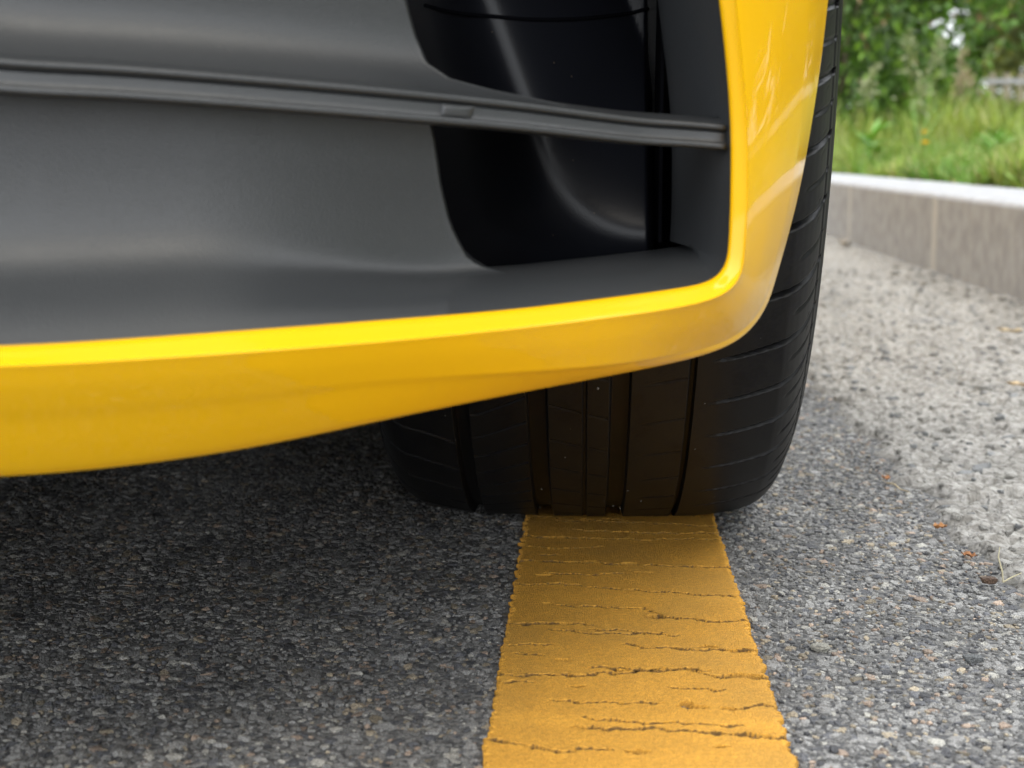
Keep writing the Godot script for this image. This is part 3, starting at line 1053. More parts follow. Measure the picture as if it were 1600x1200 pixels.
func make_wheel(car: Node3D) -> void:
	var wheel := Node3D.new()
	wheel.name = "front_wheel"
	car.add_child(wheel)
	wheel.position = Vector3(0.0, 0.3285, -0.985)
	var R := 0.335
	# across the tread: x, radius drop; grooves between ribs
	var cross := []
	var grooves := [[-0.0668, -0.0592, 0.0058], [-0.0306, -0.0202, 0.0060], [-0.0031, -0.0008, 0.0014], [0.0102, 0.0206, 0.0060], [0.0478, 0.0513, 0.0055]]
	var xs := []
	var x := -0.0905
	while x < 0.0906:
		xs.append(x)
		x += 0.0010
	for g in grooves:
		for e in [g[0] - 0.0004, g[0], g[0] + 0.0006, g[1] - 0.0006, g[1], g[1] + 0.0004]:
			xs.append(e)
	xs.sort()
	for px in xs:
		var r: float = R - 0.0022 * pow(px / 0.09, 2) - 0.0055 * pow(maxf(absf(px) - 0.06, 0.0) / 0.031, 2)
		var deep := 0.0
		for g in grooves:
			if px > g[0] - 0.0001 and px < g[1] + 0.0001:
				deep = g[2] * smoothstep(0.0, 0.0007, minf(px - g[0], g[1] - px))
		cross.append([px, r - deep, deep])
	var shoulder := []
	var sx := 0.0905
	var sr := R - 0.0022 - 0.0055 * pow(0.0305 / 0.031, 2)
	# rounded shoulder and sidewall: x, radius
	var side := [[0.0935, R - 0.0098], [0.0965, R - 0.0128], [0.0992, R - 0.0165], [0.1015, R - 0.0208], [0.1034, R - 0.0255], [0.1047, R - 0.0300], [0.1049, R - 0.0311], [0.1058, R - 0.0318], [0.1066, R - 0.0345], [0.1076, R - 0.0385], [0.1082, R - 0.0392], [0.1086, R - 0.0410], [0.1092, R - 0.0470], [0.1095, R - 0.0480], [0.1105, R - 0.0500], [0.1108, R - 0.0560], [0.1100, R - 0.0640], [0.1080, R - 0.0720], [0.1085, R - 0.0740], [0.1075, R - 0.0780], [0.0960, R - 0.0850]]
	var fine_side := []
	var prev := [sx, sr]
	for q in side:
		var k := 3 if q[1] > R - 0.032 else 1
		for m in range(1, k + 1):
			fine_side.append([lerpf(prev[0], q[0], m / float(k)), lerpf(prev[1], q[1], m / float(k)), 0.0])
		prev = q
	var all := []
	for k in range(fine_side.size() - 1, -1, -1):
		all.append([-fine_side[k][0], fine_side[k][1], 0.0])
	all.append_array(cross)
	all.append_array(fine_side)
	var nc := all.size()
	# angles: fine on the part of the tread that faces the camera
	var th := []
	var a := -86.0
	while a < 3.0:
		th.append(a)
		a += 0.14
	while a < 274.0:
		th.append(a)
		a += 2.0
	th.append(274.0)
	var longs := [-64.5, -59.0, -53.0, -47.0, -42.0, -36.7, -31.3, -25.25, -19.3, -14.0, -8.5, -3.0]
	var dust := noise(25.0, 301, 4)
	var fine := noise(400.0, 302, 2)
	var pts := PackedVector3Array()
	var cols := PackedColorArray()
	for i in th.size():
		var deg: float = th[i]
		var rad := deg_to_rad(deg)
		var cs := cos(rad)
		var sn := sin(rad)
		for j in nc:
			var px: float = all[j][0]
			var r: float = all[j][1]
			var drop := 0.0
			if deg > -86.0 and deg < 3.0:
				if px > 0.052 and px < 0.106:
					for k in longs.size():
						var c: float = longs[k]
						# long lateral groove, curving
						var v := (px - 0.060) / 0.044
						var lag := -1.35 * pow(maxf(1.0 - v, 0.0), 1.4)
						var dd: float = absf(deg - (c + lag)) * 0.00585
						var w := lerpf(0.0003, 0.0015, clampf(v * 1.4, 0.0, 1.0))
						if px > 0.058 and dd < w + 0.0006:
							drop = maxf(drop, 0.0042 * clampf(v * 4.0 + 0.15, 0.0, 1.0) * (1.0 - smoothstep(w * 0.55, w + 0.0006, dd)))
						var c2: float = c + 2.75
						dd = absf(deg - (c2 + lag * 0.9)) * 0.00585
						if px > 0.093 and dd < 0.0017:
							drop = maxf(drop, 0.0022 * smoothstep(0.093, 0.097, px) * (1.0 - smoothstep(0.0004, 0.0015, dd)))
						# small wear marks beside the grooves
						for mm in [-0.85, 0.85]:
							var ddm: float = Vector2((deg - c - mm) * 0.00585, (px - 0.1015) * 1.3).length()
							if ddm < 0.0011:
								drop = maxf(drop, 0.0012 * (1.0 - ddm / 0.0011))
				elif px > -0.0585 and px < -0.031:
					var ph := fposmod(deg + 45.4 - (px + 0.0564) / 0.027 * 3.0 - 0.5 * exp(-(px + 0.0590) * 500.0), 3.55)
					var dd := minf(ph, 3.55 - ph) * 0.00585
					drop = 0.0016 * exp(-pow(dd / 0.00055, 2))
				elif px > -0.0195 and px < -0.0035 or px > -0.0003 and px < 0.0098:
					var ph := fposmod(deg + 38.0 + (px + 0.018) / 0.0157 * 1.1 + 0.4, 5.3)
					var dd := minf(ph, 5.3 - ph) * 0.00585
					drop = 0.0009 * exp(-pow(dd / 0.0005, 2))
				elif px > 0.021 and px < 0.047:
					var ph := fposmod(deg + 52.0 - (px - 0.021) / 0.026 * 1.1, 5.4)
					var dd := minf(ph, 5.4 - ph) * 0.00585
					drop = 0.0009 * exp(-pow(dd / 0.0005, 2)) * smoothstep(0.024, 0.034, px)
				elif px < -0.068 and px > -0.106:
					var ph := fposmod(deg + 49.0 + pow((px + 0.087) / 0.02, 2) * 1.1, 5.5)
					var dd := minf(ph, 5.5 - ph) * 0.00585
					drop = 0.0020 * exp(-pow(dd / 0.0008, 2))
			var y: float = (r - drop) * sn
			y = maxf(y, -0.3285 + 0.0026)
			var zz := (r - drop) * cs
			# the loaded sidewalls bulge towards the ground
			var squash := exp(-pow((deg + 90.0) / 46.0, 2)) * smoothstep(0.05, 0.105, absf(px))
			pts.append(Vector3(px * (1.0 + squash * (0.085 if px > 0.0 else 0.13)), y, zz))
			var g := 0.0085 + 0.003 * dust.get_noise_3d(px * 2.0, y, zz) + 0.002 * fine.get_noise_3d(px, y, zz)
			var worn := clampf(1.0 - absf(px + 0.01) / 0.06, 0.0, 1.0)
			var brown: float = clampf(dust.get_noise_3d(px + 9.0, y * 0.4, zz * 0.4) * 0.8 + 0.15, 0.0, 1.0) * worn
			var col := Color(g, g, g * 1.05).lerp(Color(0.022, 0.018, 0.014), 0.10 * brown)
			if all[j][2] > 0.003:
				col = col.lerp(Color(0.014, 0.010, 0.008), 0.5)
			cols.append(col)
	var s := Shape.new()
	s.grid(pts, th.size(), nc, true, cols)
	put("tyre", s.mesh(), M.rubber, wheel)
	# grit stuck to the tread
	var where := []
	var tint := []
	for k in 50:
		var deg := deg_to_rad(rng.randf_range(-70.0, -8.0))
		var px := rng.randf_range(-0.088, 0.088)
		var r := R - 0.0022 * pow(px / 0.09, 2) - 0.0055 * pow(maxf(absf(px) - 0.06, 0.0) / 0.031, 2)
		var sz := rng.randf_range(0.00018, 0.00042) if rng.randf() < 0.92 else rng.randf_range(0.0006, 0.0010)
		where.append(Transform3D(Basis.from_euler(Vector3(rng.randf() * TAU, rng.randf() * TAU, 0)).scaled(Vector3.ONE * sz), Vector3(px, r * sin(deg), r * cos(deg))))
		var t := rng.randf_range(0.14, 0.4)
		tint.append(Color(t, t * 0.96, t * 0.88))
	scatter("grit", stone_mesh(160), M.stone, where, tint, wheel)
	# rim with ten spokes, behind the tyre
	s = Shape.new()
	var barrel := [[-0.098, 0.252], [-0.098, 0.262], [-0.090, 0.252], [-0.05, 0.235], [0.05, 0.238], [0.090, 0.252], [0.098, 0.262], [0.102, 0.258], [0.098, 0.246], [0.05, 0.228], [-0.09, 0.228], [-0.098, 0.252]]
	pts = PackedVector3Array()
	for i in 73:
		var w := TAU * i / 72
		for q in barrel:
			pts.append(Vector3(q[0], q[1] * sin(w), q[1] * cos(w)))
	s.grid(pts, 73, barrel.size(), true)
	put("rim", s.mesh(), M.alloy, wheel)
	for k in 10:
		s = Shape.new()
		s.box(Vector3(0.04, 0.03, -0.016), Vector3(0.075, 0.236, 0.016))
		var sp := put("spoke", s.mesh(), M.alloy, wheel)
		sp.rotation.x = TAU * k / 10
	s = Shape.new()
	s.tube(PackedVector3Array([Vector3(-0.06, 0, 0), Vector3(-0.059, 0, 0), Vector3(0.078, 0, 0), Vector3(0.082, 0, 0), Vector3(0.083, 0, 0)]), [0.0, 0.06, 0.06, 0.045, 0.0], 24)
	put("hub", s.mesh(), M.alloy, wheel)


func make_body(car: Node3D) -> void:
	# painted shell above the intake and round the wheel arch; roughly the upper car
	var plan := [Vector2(-0.83, -0.385), Vector2(-0.6, -0.385), Vector2(-0.387, -0.386), Vector2(-0.25, -0.40), Vector2(-0.168, -0.425), Vector2(-0.08, -0.460), Vector2(0.0, -0.505), Vector2(0.041, -0.538), Vector2(0.068, -0.570), Vector2(0.0855, -0.605), Vector2(0.101, -0.634), Vector2(0.108, -0.70), Vector2(0.117, -0.80), Vector2(0.125, -0.985), Vector2(0.124, -1.2), Vector2(0.118, -1.36), Vector2(0.112, -1.7), Vector2(0.11, -2.4), Vector2(0.125, -3.1), Vector2(0.13, -3.6), Vector2(0.10, -4.2), Vector2(0.0, -4.6), Vector2(-0.35, -4.75), Vector2(-0.83, -4.78)]
	var plan3 := []
	for q in plan:
		plan3.append(Vector3(q.x, 0, q.y))
	var nr := (plan.size() - 1) * 4 + 1
	var levels := [0.0, 0.06, 0.2, 0.45, 0.75, 0.92, 1.0, 1.05, 1.2, 1.5, 2.0]
	var nc := levels.size()
	for side in 2:
		var pts := PackedVector3Array()
		for i in nr:
			var c := spline(plan3, i / 4.0)
			var low := 0.336 + 0.11 * smoothstep(0.035, -0.07, c.x)
			if c.z < -0.61:
				low = 0.145
				var dz := absf(c.z + 0.985)
				if dz < 0.362:
					low = 0.329 + sqrt(maxf(0.362 * 0.362 - dz * dz, 0.0))
				low = maxf(low, lerpf(0.336, 0.145, smoothstep(-0.62, -1.3, c.z)))
			var high := lerpf(0.58, 0.80, smoothstep(-0.4, -1.6, c.z))
			var roof := lerpf(0.66, 1.17, smoothstep(-1.3, -2.3, c.z)) - 0.25 * smoothstep(-2.9, -4.6, c.z)
			for l in levels:
				var y: float
				var inset: float
				if l <= 1.0:
					y = lerpf(low, high, l)
					inset = 0.03 * pow(l, 3) + 0.02 * smoothstep(0.85, 1.0, l)
				else:
					y = lerpf(high, roof, sqrt(l - 1.0))
					inset = 0.05 + 0.95 * (l - 1.0) * (0.35 + 0.65 * (l - 1.0))
				var mid := Vector3(-0.83, 0, clampf(c.z, -4.0, -1.1))
				var flat := c.lerp(mid, clampf(inset, 0.0, 1.0))
				var p := Vector3(flat.x, y, flat.z)
				if side == 1:
					p.x = -1.66 - p.x
				pts.append(p)
		var s := Shape.new()
		s.grid(pts, nr, nc, side == 1)
		put("body_shell", s.mesh(), M.paint, car)
	# underbody and wheel arch liner
	var s := Shape.new()
	s.box(Vector3(-1.52, 0.142, -4.4), Vector3(-0.155, 0.156, -0.52))
	put("underbody_panel", s.mesh(), M.void, car)
	s = Shape.new()
	var pts := PackedVector3Array()
	for i in 25:
		var w := deg_to_rad(14.0 + 190.0 * i / 24)
		for q in [[0.095, 0.362], [-0.145, 0.362], [-0.15, 0.1]]:
			pts.append(Vector3(q[0], 0.329 + q[1] * sin(w), -0.985 + q[1] * cos(w)))
	s.grid(pts, 25, 3, false)
	put("arch_liner", s.mesh(), M.void, car)


# ---------------------------------------------------------------- plants

func leaf_mesh(length: float, width: float, fold: float, droop: float) -> ArrayMesh:
	var s := Shape.new()
	var pts := PackedVector3Array()
	for i in 5:
		var t := i / 4.0
		var w := width * 0.5 * sin(PI * pow(t, 0.8)) + 0.0004
		var y := -droop * t * t
		pts.append(Vector3(-w, y + fold * w, length * t))
		pts.append(Vector3(0, y, length * t))
		pts.append(Vector3(w, y + fold * w, length * t))
	s.grid(pts, 5, 3, true)
	return s.mesh()


func blade_mesh(h: float, w: float, bend: float) -> ArrayMesh:
	var s := Shape.new()
	var pts := PackedVector3Array()
	for i in 6:
		var t := i / 5.0
		var ww := w * 0.5 * (1.0 - t * t) + 0.0003
		pts.append(Vector3(-ww, h * t * (1.0 - 0.25 * bend * t), bend * h * t * t))
		pts.append(Vector3(ww, h * t * (1.0 - 0.25 * bend * t), bend * h * t * t))
	s.grid(pts, 6, 2, false)
	return s.mesh()


func make_plants() -> void:
	make_grass()
	make_shrub("leafy_shrub", "dark green leafy shrub rising behind the tall grass", Vector3(1.10, rise(1.10, -7.2), -7.2), Vector3(0.74, 0.95, 0.7), 23000, 0.04, Color(0.075, 0.150, 0.028), 501)
	make_shrub("olive_shrub", "dull olive shrub farther back at the frame's upper corner, beyond the fence", Vector3(4.3, rise(4.3, -14.5), -14.5), Vector3(1.25, 1.3, 1.0), 17000, 0.09, Color(0.12, 0.14, 0.05), 502)
	make_shrub("tall_bush", "broad green bush along the far side of the footpath", Vector3(6.6, rise(6.6, -4.0), -4.0), Vector3(1.2, 1.3, 2.6), 7000, 0.07, Color(0.05, 0.09, 0.025), 503)
	make_shrub("dense_bush", "dense green bush behind the leafy shrub, far from the kerb", Vector3(1.25, rise(1.25, -11.0), -11.0), Vector3(1.05, 1.3, 0.8), 16000, 0.07, Color(0.06, 0.10, 0.03), 504)
	# trees along the far side of the footpath, which the paint and the tyre reflect
	var spots_far := [[6.6, 2.9, "leafy tree beyond the footpath, ahead of the car's nose"], [6.9, -0.2, "leafy tree beyond the footpath, level with the front wheel"], [7.3, -3.2, "leafy tree beyond the footpath, behind the broad bush"], [6.9, -6.4, "leafy tree beyond the footpath, next after the broad bush"], [6.8, -9.8, "leafy tree beyond the footpath, level with the low hedge"], [6.4, -14.5, "leafy tree beyond the footpath, farthest along it"], [3.6, -19.0, "leafy tree closing the view behind the olive shrub"], [1.2, -20.0, "leafy tree closing the view behind the dense bush"]]
	for k in spots_far.size():
		var q: Array = spots_far[k]
		make_shrub("leafy_tree", q[2], Vector3(q[0], rise(q[0], q[1]), q[1]), Vector3(2.0, 2.4, 2.0), 15000, 0.22, Color(0.055, 0.095, 0.028), 520 + k)
	make_hedge()
	make_fence()
	# weeds that stand out of the grass
	var spots := [[1.428, -6.0, 0.40, "tall bending grass stalk with a reddish seed head, rightmost of the seeding grasses"], [1.02, -6.0, 0.40, "pale feathery grass plume nearest the tyre's edge"], [1.219, -6.0, 0.50, "tallest pale grass plume, rising in the middle of the shrub"], [1.317, -6.1, 0.46, "pale grass plume just beside the tallest one, leaning away from the tyre"], [1.49, -6.3, 0.34, "short slanting grass stalk behind the rightmost reddish one"], [1.16, -5.6, 0.32, "short pale grass tuft head in front of the shrub's dark foot"]]
	for q in spots:
		seed_grass(Vector3(q[0], rise(q[0], q[1]), q[1]), q[2], q[3])
	var weeds := [[1.05, -4.15, 0.11, "leafy light green weed just behind the kerb, nearest the tyre"], [1.19, -4.6, 0.13, "bright green weed clump in the middle of the verge edge"], [1.06, -3.75, 0.10, "low green weed touching the kerb top beside the frame's edge"], [1.33, -5.2, 0.12, "yellowish green weed clump behind the bright one"], [0.93, -5.2, 0.17, "taller green weed beside the dandelion"]]
	for q in weeds:
		weed(Vector3(q[0], rise(q[0], q[1]) + 0.005, q[1]), q[2] * 0.8, q[3])
	var yellow := [[0.955, -4.5, 0.092, "yellow dandelion flower standing lowest, just above the kerb"], [1.10, -5.2, 0.12, "yellow dandelion flower deeper in the grass, above the lowest one"]]
	for q in yellow:
		flower(Vector3(q[0], rise(q[0], q[1]), q[1]), q[2], Color(0.85, 0.55, 0.02), q[3])
	flower(Vector3(0.958, rise(0.958, -5.0), -5.0), 0.235, Color(0.75, 0.75, 0.72), "small white flower head on a thin stalk among the tall grass")


func make_grass() -> void:
	var holder := Node3D.new()
	holder.name = "verge_grass"
	add_child(holder)
	holder.set_meta("kind", "stuff")
	tag(holder, "bright green uneven grass growing on the verge behind the kerb", "")
	var shapes := [blade_mesh(1.0, 0.045, 0.3), blade_mesh(1.0, 0.035, 0.7), blade_mesh(1.0, 0.055, 0.5), leaf_mesh(1.0, 0.30, 0.3, 0.3)]
	var where := [[], [], [], []]
	var tint := [[], [], [], []]
	var tuft := noise(2.3, 601, 3)
	var dry := noise(1.6, 602, 2)
	for k in 80000:
		var z := -2.4 - 7.6 * pow(rng.randf(), 1.25)
		var x := lerpf(0.852, maxf(0.95, -z * 0.33 + 0.25), pow(rng.randf(), 1.25))
		if k % 8 == 0:
			z = rng.randf_range(-6.0, 1.5)
			x = rng.randf_range(0.86, 2.9)
		var t := tuft.get_noise_2d(x, z)
		var d := dry.get_noise_2d(x, z)
		var h := rng.randf_range(0.025, 0.085) * (1.0 + 0.9 * t)
		h += smoothstep(1.0, 1.5, x) * rng.randf_range(0.0, 0.10) * (1.0 + t)
		h += smoothstep(-4.8, -6.2, z) * rng.randf_range(0.0, 0.22) * (0.7 + 0.8 * t) * smoothstep(1.75, 1.35, x)
		h = maxf(h, 0.02)
		var kind := rng.randi() % 3
		if rng.randf() < 0.12 and h < 0.14:
			kind = 3
			h *= 0.7
		var b := Basis.from_euler(Vector3(rng.randfn(0.0, 0.22), rng.randf() * TAU, rng.randfn(0.0, 0.2)))
		if kind == 3:
			b = Basis.from_euler(Vector3(-rng.randf_range(0.2, 1.2), rng.randf() * TAU, 0))
		var wide := clampf(0.07 / h, 0.5, 2.2)
		b = b * Basis.from_scale(Vector3(h * wide if kind < 3 else h, h, h))
		where[kind].append(Transform3D(b, Vector3(x, rise(x, z) - 0.004, z)))
		var v := rng.randf_range(0.45, 1.4)
		var col := Color(0.14, 0.28, 0.035).lerp(Color(0.32, 0.38, 0.075), clampf(0.45 + d + rng.randf_range(-0.3, 0.3), 0.0, 1.0))
		if rng.randf() < 0.13:
			col = Color(0.42, 0.36, 0.18)
		tint[kind].append(col * v)
	for k in 4:
		scatter("blades", shapes[k], M.leaf, where[k], tint[k], holder)


func make_shrub(called: String, label: String, at: Vector3, size: Vector3, leaves: int, leaf: float, col: Color, s: int) -> void:
	var t := thing(called, label, "shrub", at)
	var r := RandomNumberGenerator.new()
	r.seed = s
	var clumps := []
	for k in 70:
		var a := r.randf() * TAU
		var y := pow(r.randf(), 0.8)
		var rad := sqrt(r.randf()) * (0.55 + 0.45 * sin(PI * clampf(y * 0.9 + 0.1, 0, 1)))
		clumps.append([Vector3(cos(a) * rad * size.x, (0.10 + 1.75 * y) * size.y, sin(a) * rad * size.z), r.randf_range(0.13, 0.30) * size.y, r.randf_range(0.55, 1.6)])
	var st := Shape.new()
	for k in 16:
		var c: Vector3 = clumps[k * 4][0]
		var path := PackedVector3Array()
		for i in 6:
			var u := i / 5.0
			path.append(Vector3(c.x * u * u, c.y * u, c.z * u * u) + Vector3(r.randfn(0, 0.015), 0, r.randfn(0, 0.015)) * (1.0 if i else 0.0))
		st.tube(path, [0.02, 0.017, 0.013, 0.01, 0.007, 0.004], 6)
	put("stems", st.mesh(), M.bark, t)
	var where := []
	var tint := []
	for k in leaves:
		var c: Array = clumps[r.randi() % clumps.size()]
		var dir := Vector3(r.randfn(), r.randfn(), r.randfn()).normalized() * pow(r.randf(), 0.4)
		var p: Vector3 = c[0] + dir * c[1]
		if p.y < 0.02:
			continue
		var l := leaf * r.randf_range(0.6, 1.35)
		var b := Basis.from_euler(Vector3(r.randf_range(-0.2, 1.3), r.randf() * TAU, r.randfn(0, 0.5)))
		where.append(Transform3D(b.scaled(Vector3.ONE * l), p))
		var v: float = c[2] * r.randf_range(0.6, 1.35)
		var g := col * v
		if r.randf() < 0.24:
			g = Color(col.r * 2.6, col.g * 2.3, col.b * 1.5) * r.randf_range(0.7, 1.2)  # some leaves coloured much lighter, in place of direct sun on them
		elif r.randf() < 0.03:
			g = Color(0.30, 0.19, 0.12)
		tint.append(g)
	scatter("foliage", leaf_mesh(1.0, 0.55, 0.25, 0.15), M.leaf, where, tint, t)


func make_hedge() -> void:
	var t := thing("low_hedge", "low clipped green hedge in the distance beside the pale path", "hedge", Vector3(2.62, rise(2.62, -9.4) + 0.0, -9.4))
	var where := []
	var tint := []
	for k in 9000:
		var x := rng.randf_range(-0.42, 1.2)
		var z := rng.randf_range(-0.25, 0.25)
		var y := 0.05 + 0.16 * sqrt(rng.randf()) + 0.008 * sin(x * 21.0)
		var b := Basis.from_euler(Vector3(rng.randf_range(-0.4, 1.2), rng.randf() * TAU, rng.randfn(0, 0.5)))
		where.append(Transform3D(b.scaled(Vector3.ONE * rng.randf_range(0.014, 0.028)), Vector3(x, y, z)))
		var v := rng.randf_range(0.6, 1.3)
		tint.append(Color(0.17 * v, 0.20 * v, 0.035 * v))
	scatter("foliage", leaf_mesh(1.0, 0.6, 0.2, 0.1), M.leaf, where, tint, t)
	var s := Shape.new()
	for k in 12:
		var x := -0.36 + 0.13 * k
		s.tube(PackedVector3Array([Vector3(x, -0.02, 0), Vector3(x + 0.02, 0.08, 0.02), Vector3(x + 0.01, 0.18, -0.03)]), [0.008, 0.006, 0.003], 5)
	put("stems", s.mesh(), M.bark, t)


func make_fence() -> void:
	var t := thing("wooden_fence", "small pale fence with upright slats and a top rail, far beyond the hedge", "fence", Vector3(2.9, rise(2.9, -12.0) + 0.02, -12.0))
	var slat := Shape.new()
	slat.box(Vector3(-0.022, 0, -0.009), Vector3(0.022, 0.42, 0.009))
	var m := slat.mesh()
	for k in 9:
		var o := put("slat", m, M.wood, t)
		o.position = Vector3(0.02 + 0.11 * k, 0, 0)
	for y in [0.12, 0.36]:
		var s := Shape.new()
		s.box(Vector3(-0.06, y - 0.018, 0.010), Vector3(1.02, y + 0.018, 0.028))
		put("rail", s.mesh(), M.metal, t)


func seed_grass(at: Vector3, h: float, label: String) -> void:
	var t := thing("seeding_grass", label, "grass", at, "seeding grasses on the verge")
	var s := Shape.new()
	var lean := rng.randf_range(-0.1, 0.22)
	var path := PackedVector3Array()
	for i in 7:
		var u := i / 6.0
		path.append(Vector3(lean * h * u * u, h * u, 0.03 * u))
	s.tube(path, [0.0028, 0.0026, 0.0024, 0.0022, 0.002, 0.0016, 0.001], 5)
	var red := label.contains("reddish")
	var st := put("stalk", s.mesh(), M.leaf, t)
	st.mesh = tinted(s, Color(0.22, 0.27, 0.08))
	# drooping head of narrow spikelets
	var hs := Shape.new()
	for k in 46:
		var u := rng.randf_range(0.66, 1.0)
		var p := Vector3(lean * h * u * u, h * u, 0.03 * u)
		var a := rng.randf() * TAU
		var l := rng.randf_range(0.018, 0.05) * (1.35 - u) * 2.2
		var d := Vector3(cos(a) * 0.55, rng.randf_range(-0.5, 0.7), sin(a) * 0.55).normalized() * l
		var side := d.cross(Vector3(0.2, 0.3, 1)).normalized() * 0.003
		hs.tri(p - side * 0.4, p + d * 0.6 + side, p + d)
		hs.tri(p + side * 0.4, p + d, p + d * 0.6 - side)
	put("seed_head", tinted(hs, Color(0.36, 0.27, 0.18) if red else Color(0.36, 0.38, 0.22)), M.leaf, t)
	var lf := blade_mesh(h * 0.8, 0.009, 0.55)
	for k in 5:
		var o := put("leaf", tinted_mesh(lf, Color(0.13, 0.24, 0.045)), M.leaf, t)
		o.rotation = Vector3(rng.randfn(0, 0.15), rng.randf() * TAU, rng.randfn(0, 0.12))


func tinted(s: Shape, c: Color) -> ArrayMesh:
	s.c.fill(c)
	return s.mesh()


func tinted_mesh(m: ArrayMesh, c: Color) -> ArrayMesh:
	var a := m.surface_get_arrays(0)
	var cols := PackedColorArray()
	cols.resize(a[Mesh.ARRAY_VERTEX].size())
	cols.fill(c)
	a[Mesh.ARRAY_COLOR] = cols
	var o := ArrayMesh.new()
	o.add_surface_from_arrays(Mesh.PRIMITIVE_TRIANGLES, a)
	return o


func weed(at: Vector3, size: float, label: String) -> void:
	var t := thing("leafy_weed", label, "weed", at, "leafy weeds on the verge")
	var v := rng.randf_range(0.85, 1.15)
	var lm := tinted_mesh(leaf_mesh(size, size * 0.22, 0.35, size * 0.35), Color(0.13 * v, 0.27 * v, 0.035 * v))
	for k in 34:
		var o := put("leaf", lm, M.leaf, t)
		o.rotation = Vector3(-rng.randf_range(0.15, 1.15), k * 2.4 + rng.randf() * 0.4, 0)
		o.scale = Vector3.ONE * rng.randf_range(0.35, 0.85)
		o.position.y = rng.randf_range(0.0, 0.9) * size


func flower(at: Vector3, h: float, c: Color, label: String) -> void:
	var t := thing("wild_flower", label, "flower", at)
	var s := Shape.new()
	s.tube(PackedVector3Array([Vector3.ZERO, Vector3(0.004, h * 0.5, 0), Vector3(0, h, 0.004)]), [0.0016, 0.0014, 0.0012], 5)
	put("stalk", tinted(s, Color(0.16, 0.26, 0.06)), M.leaf, t)
	var m := tinted_mesh(leaf_mesh(0.02, 0.006, 0.2, 0.002), c)
	var white := c.b > 0.3
	for ring in 3:
		for k in 13:
			var o := put("petal", m, M.leaf, t)
			o.position = Vector3(0, h, 0.004)
			o.rotation = Vector3(-0.25 - 0.4 * ring, TAU * (k + ring * 0.33) / 13, 0)
			o.scale = Vector3.ONE * (1.0 - 0.2 * ring) * (0.6 if white else 1.0)


# ---------------------------------------------------------------- litter

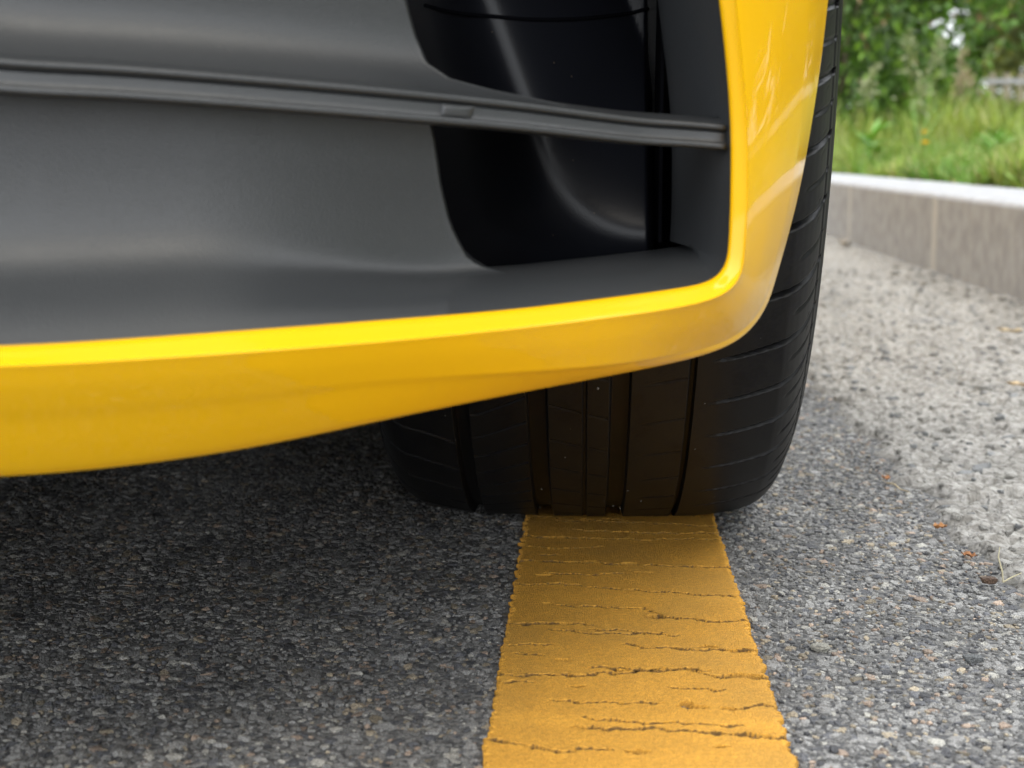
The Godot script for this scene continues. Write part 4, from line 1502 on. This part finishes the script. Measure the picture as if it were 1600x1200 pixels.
func make_litter() -> void:
	var leaves := [
		[0.492, 0.012, -1.812, 0.034, 0.012, 1.45, Color(0.52, 0.42, 0.27), "tan dry leaf lying on the gutter, the one nearer the kerb"],
		[0.392, 0.010, -1.402, 0.026, 0.010, 1.35, Color(0.55, 0.42, 0.26), "pale dry leaf lying on the gutter, the one farther from the kerb"],
		[0.200, 0.003, -1.023, 0.008, 0.005, 0.4, Color(0.36, 0.16, 0.06), "tiny brown leaf scrap at the gutter edge, closest to the tyre"],
		[0.205, 0.004, -0.883, 0.009, 0.007, 2.0, Color(0.40, 0.19, 0.07), "brown curled leaf scrap at the gutter edge, between two other scraps"],
		[0.206, 0.004, -0.819, 0.009, 0.005, 0.9, Color(0.34, 0.15, 0.06), "brown leaf scrap at the gutter edge, the one nearest the viewer"]]
	for q in leaves:
		var s := Shape.new()
		var pts := PackedVector3Array()
		for i in 9:
			var t := i / 8.0
			var w: float = q[4] * 0.5 * sin(PI * pow(t, 0.85)) * (1.0 + 0.25 * sin(i * 2.3)) + 0.0003
			for j in 5:
				var v := j / 2.0 - 1.0
				pts.append(Vector3(v * w, absf(v) * w * 0.55 + 0.12 * q[3] * pow(t - 0.5, 2) * 4.0 + 0.0008 * sin(i * 1.7 + j), q[3] * (t - 0.5)))
		s.grid(pts, 9, 5, true)
		s.c.fill(q[6])
		var o := put("dry_leaf", s.mesh(), M.dry)
		o.position = Vector3(q[0], q[1], q[2])
		o.rotation.y = q[5]
		tag(o, q[7], "leaf", "dry leaves lying on the gutter")
	var tw := Shape.new()
	tw.tube(PackedVector3Array([Vector3(0, 0, 0), Vector3(0.003, 0.0015, 0.012), Vector3(0.004, 0.001, 0.024), Vector3(0.008, 0.0015, 0.034)]), [0.0005, 0.0006, 0.0005, 0.0003], 5)
	tw.c.fill(Color(0.5, 0.40, 0.24))
	var twig := put("twig", tw.mesh(), M.dry)
	twig.position = Vector3(0.199, 0.002, -1.015)
	tag(twig, "thin straw-coloured twig lying at the gutter edge beside the tyre", "twig")
	var st := Shape.new()
	st.tube(PackedVector3Array([Vector3(0, 0, 0), Vector3(-0.001, 0.006, 0.001), Vector3(-0.003, 0.013, 0.0), Vector3(-0.002, 0.018, -0.002)]), [0.0004, 0.0005, 0.0004, 0.0002], 5)
	st.tube(PackedVector3Array([Vector3(0, 0, 0), Vector3(0.004, 0.003, 0.001), Vector3(0.009, 0.005, 0.0)]), [0.0004, 0.0004, 0.0002], 5)
	st.c.fill(Color(0.55, 0.50, 0.33))
	var straw := put("dry_straw", st.mesh(), M.dry)
	straw.position = Vector3(0.212, 0.003, -0.772)
	tag(straw, "dry straw stalk sticking up from the gutter edge", "straw")
	var pebbles := [[0.575, 0.020, -3.50, 0.016, Color(0.60, 0.56, 0.50), "pale flat pebble lying at the foot of the kerb, nearest the tyre"], [0.542, 0.008, -2.767, 0.008, Color(0.55, 0.54, 0.51), "small grey pebble on the gutter in front of the kerb"], [0.104, 0.001, -0.668, 0.0034, Color(0.42, 0.41, 0.36), "pale speckled stone proud of the asphalt beside the yellow line"], [0.168, 0.001, -0.655, 0.0036, Color(0.16, 0.165, 0.17), "long dark grey stone proud of the asphalt between line and gutter"], [0.205, 0.003, -0.775, 0.0036, Color(0.14, 0.09, 0.06), "dark brown pebble at the gutter edge by the dry straw"]]
	for q in pebbles:
		var o := put("pebble", tinted_mesh(stone_mesh(170 + int(q[3] * 1e5) % 17), q[4]), M.stone)
		o.position = Vector3(q[0], q[1], q[2])
		o.scale = Vector3(q[3] * 1.3, q[3] * 0.5, q[3])
		o.rotation.y = q[3] * 900.0
		tag(o, q[5], "pebble")
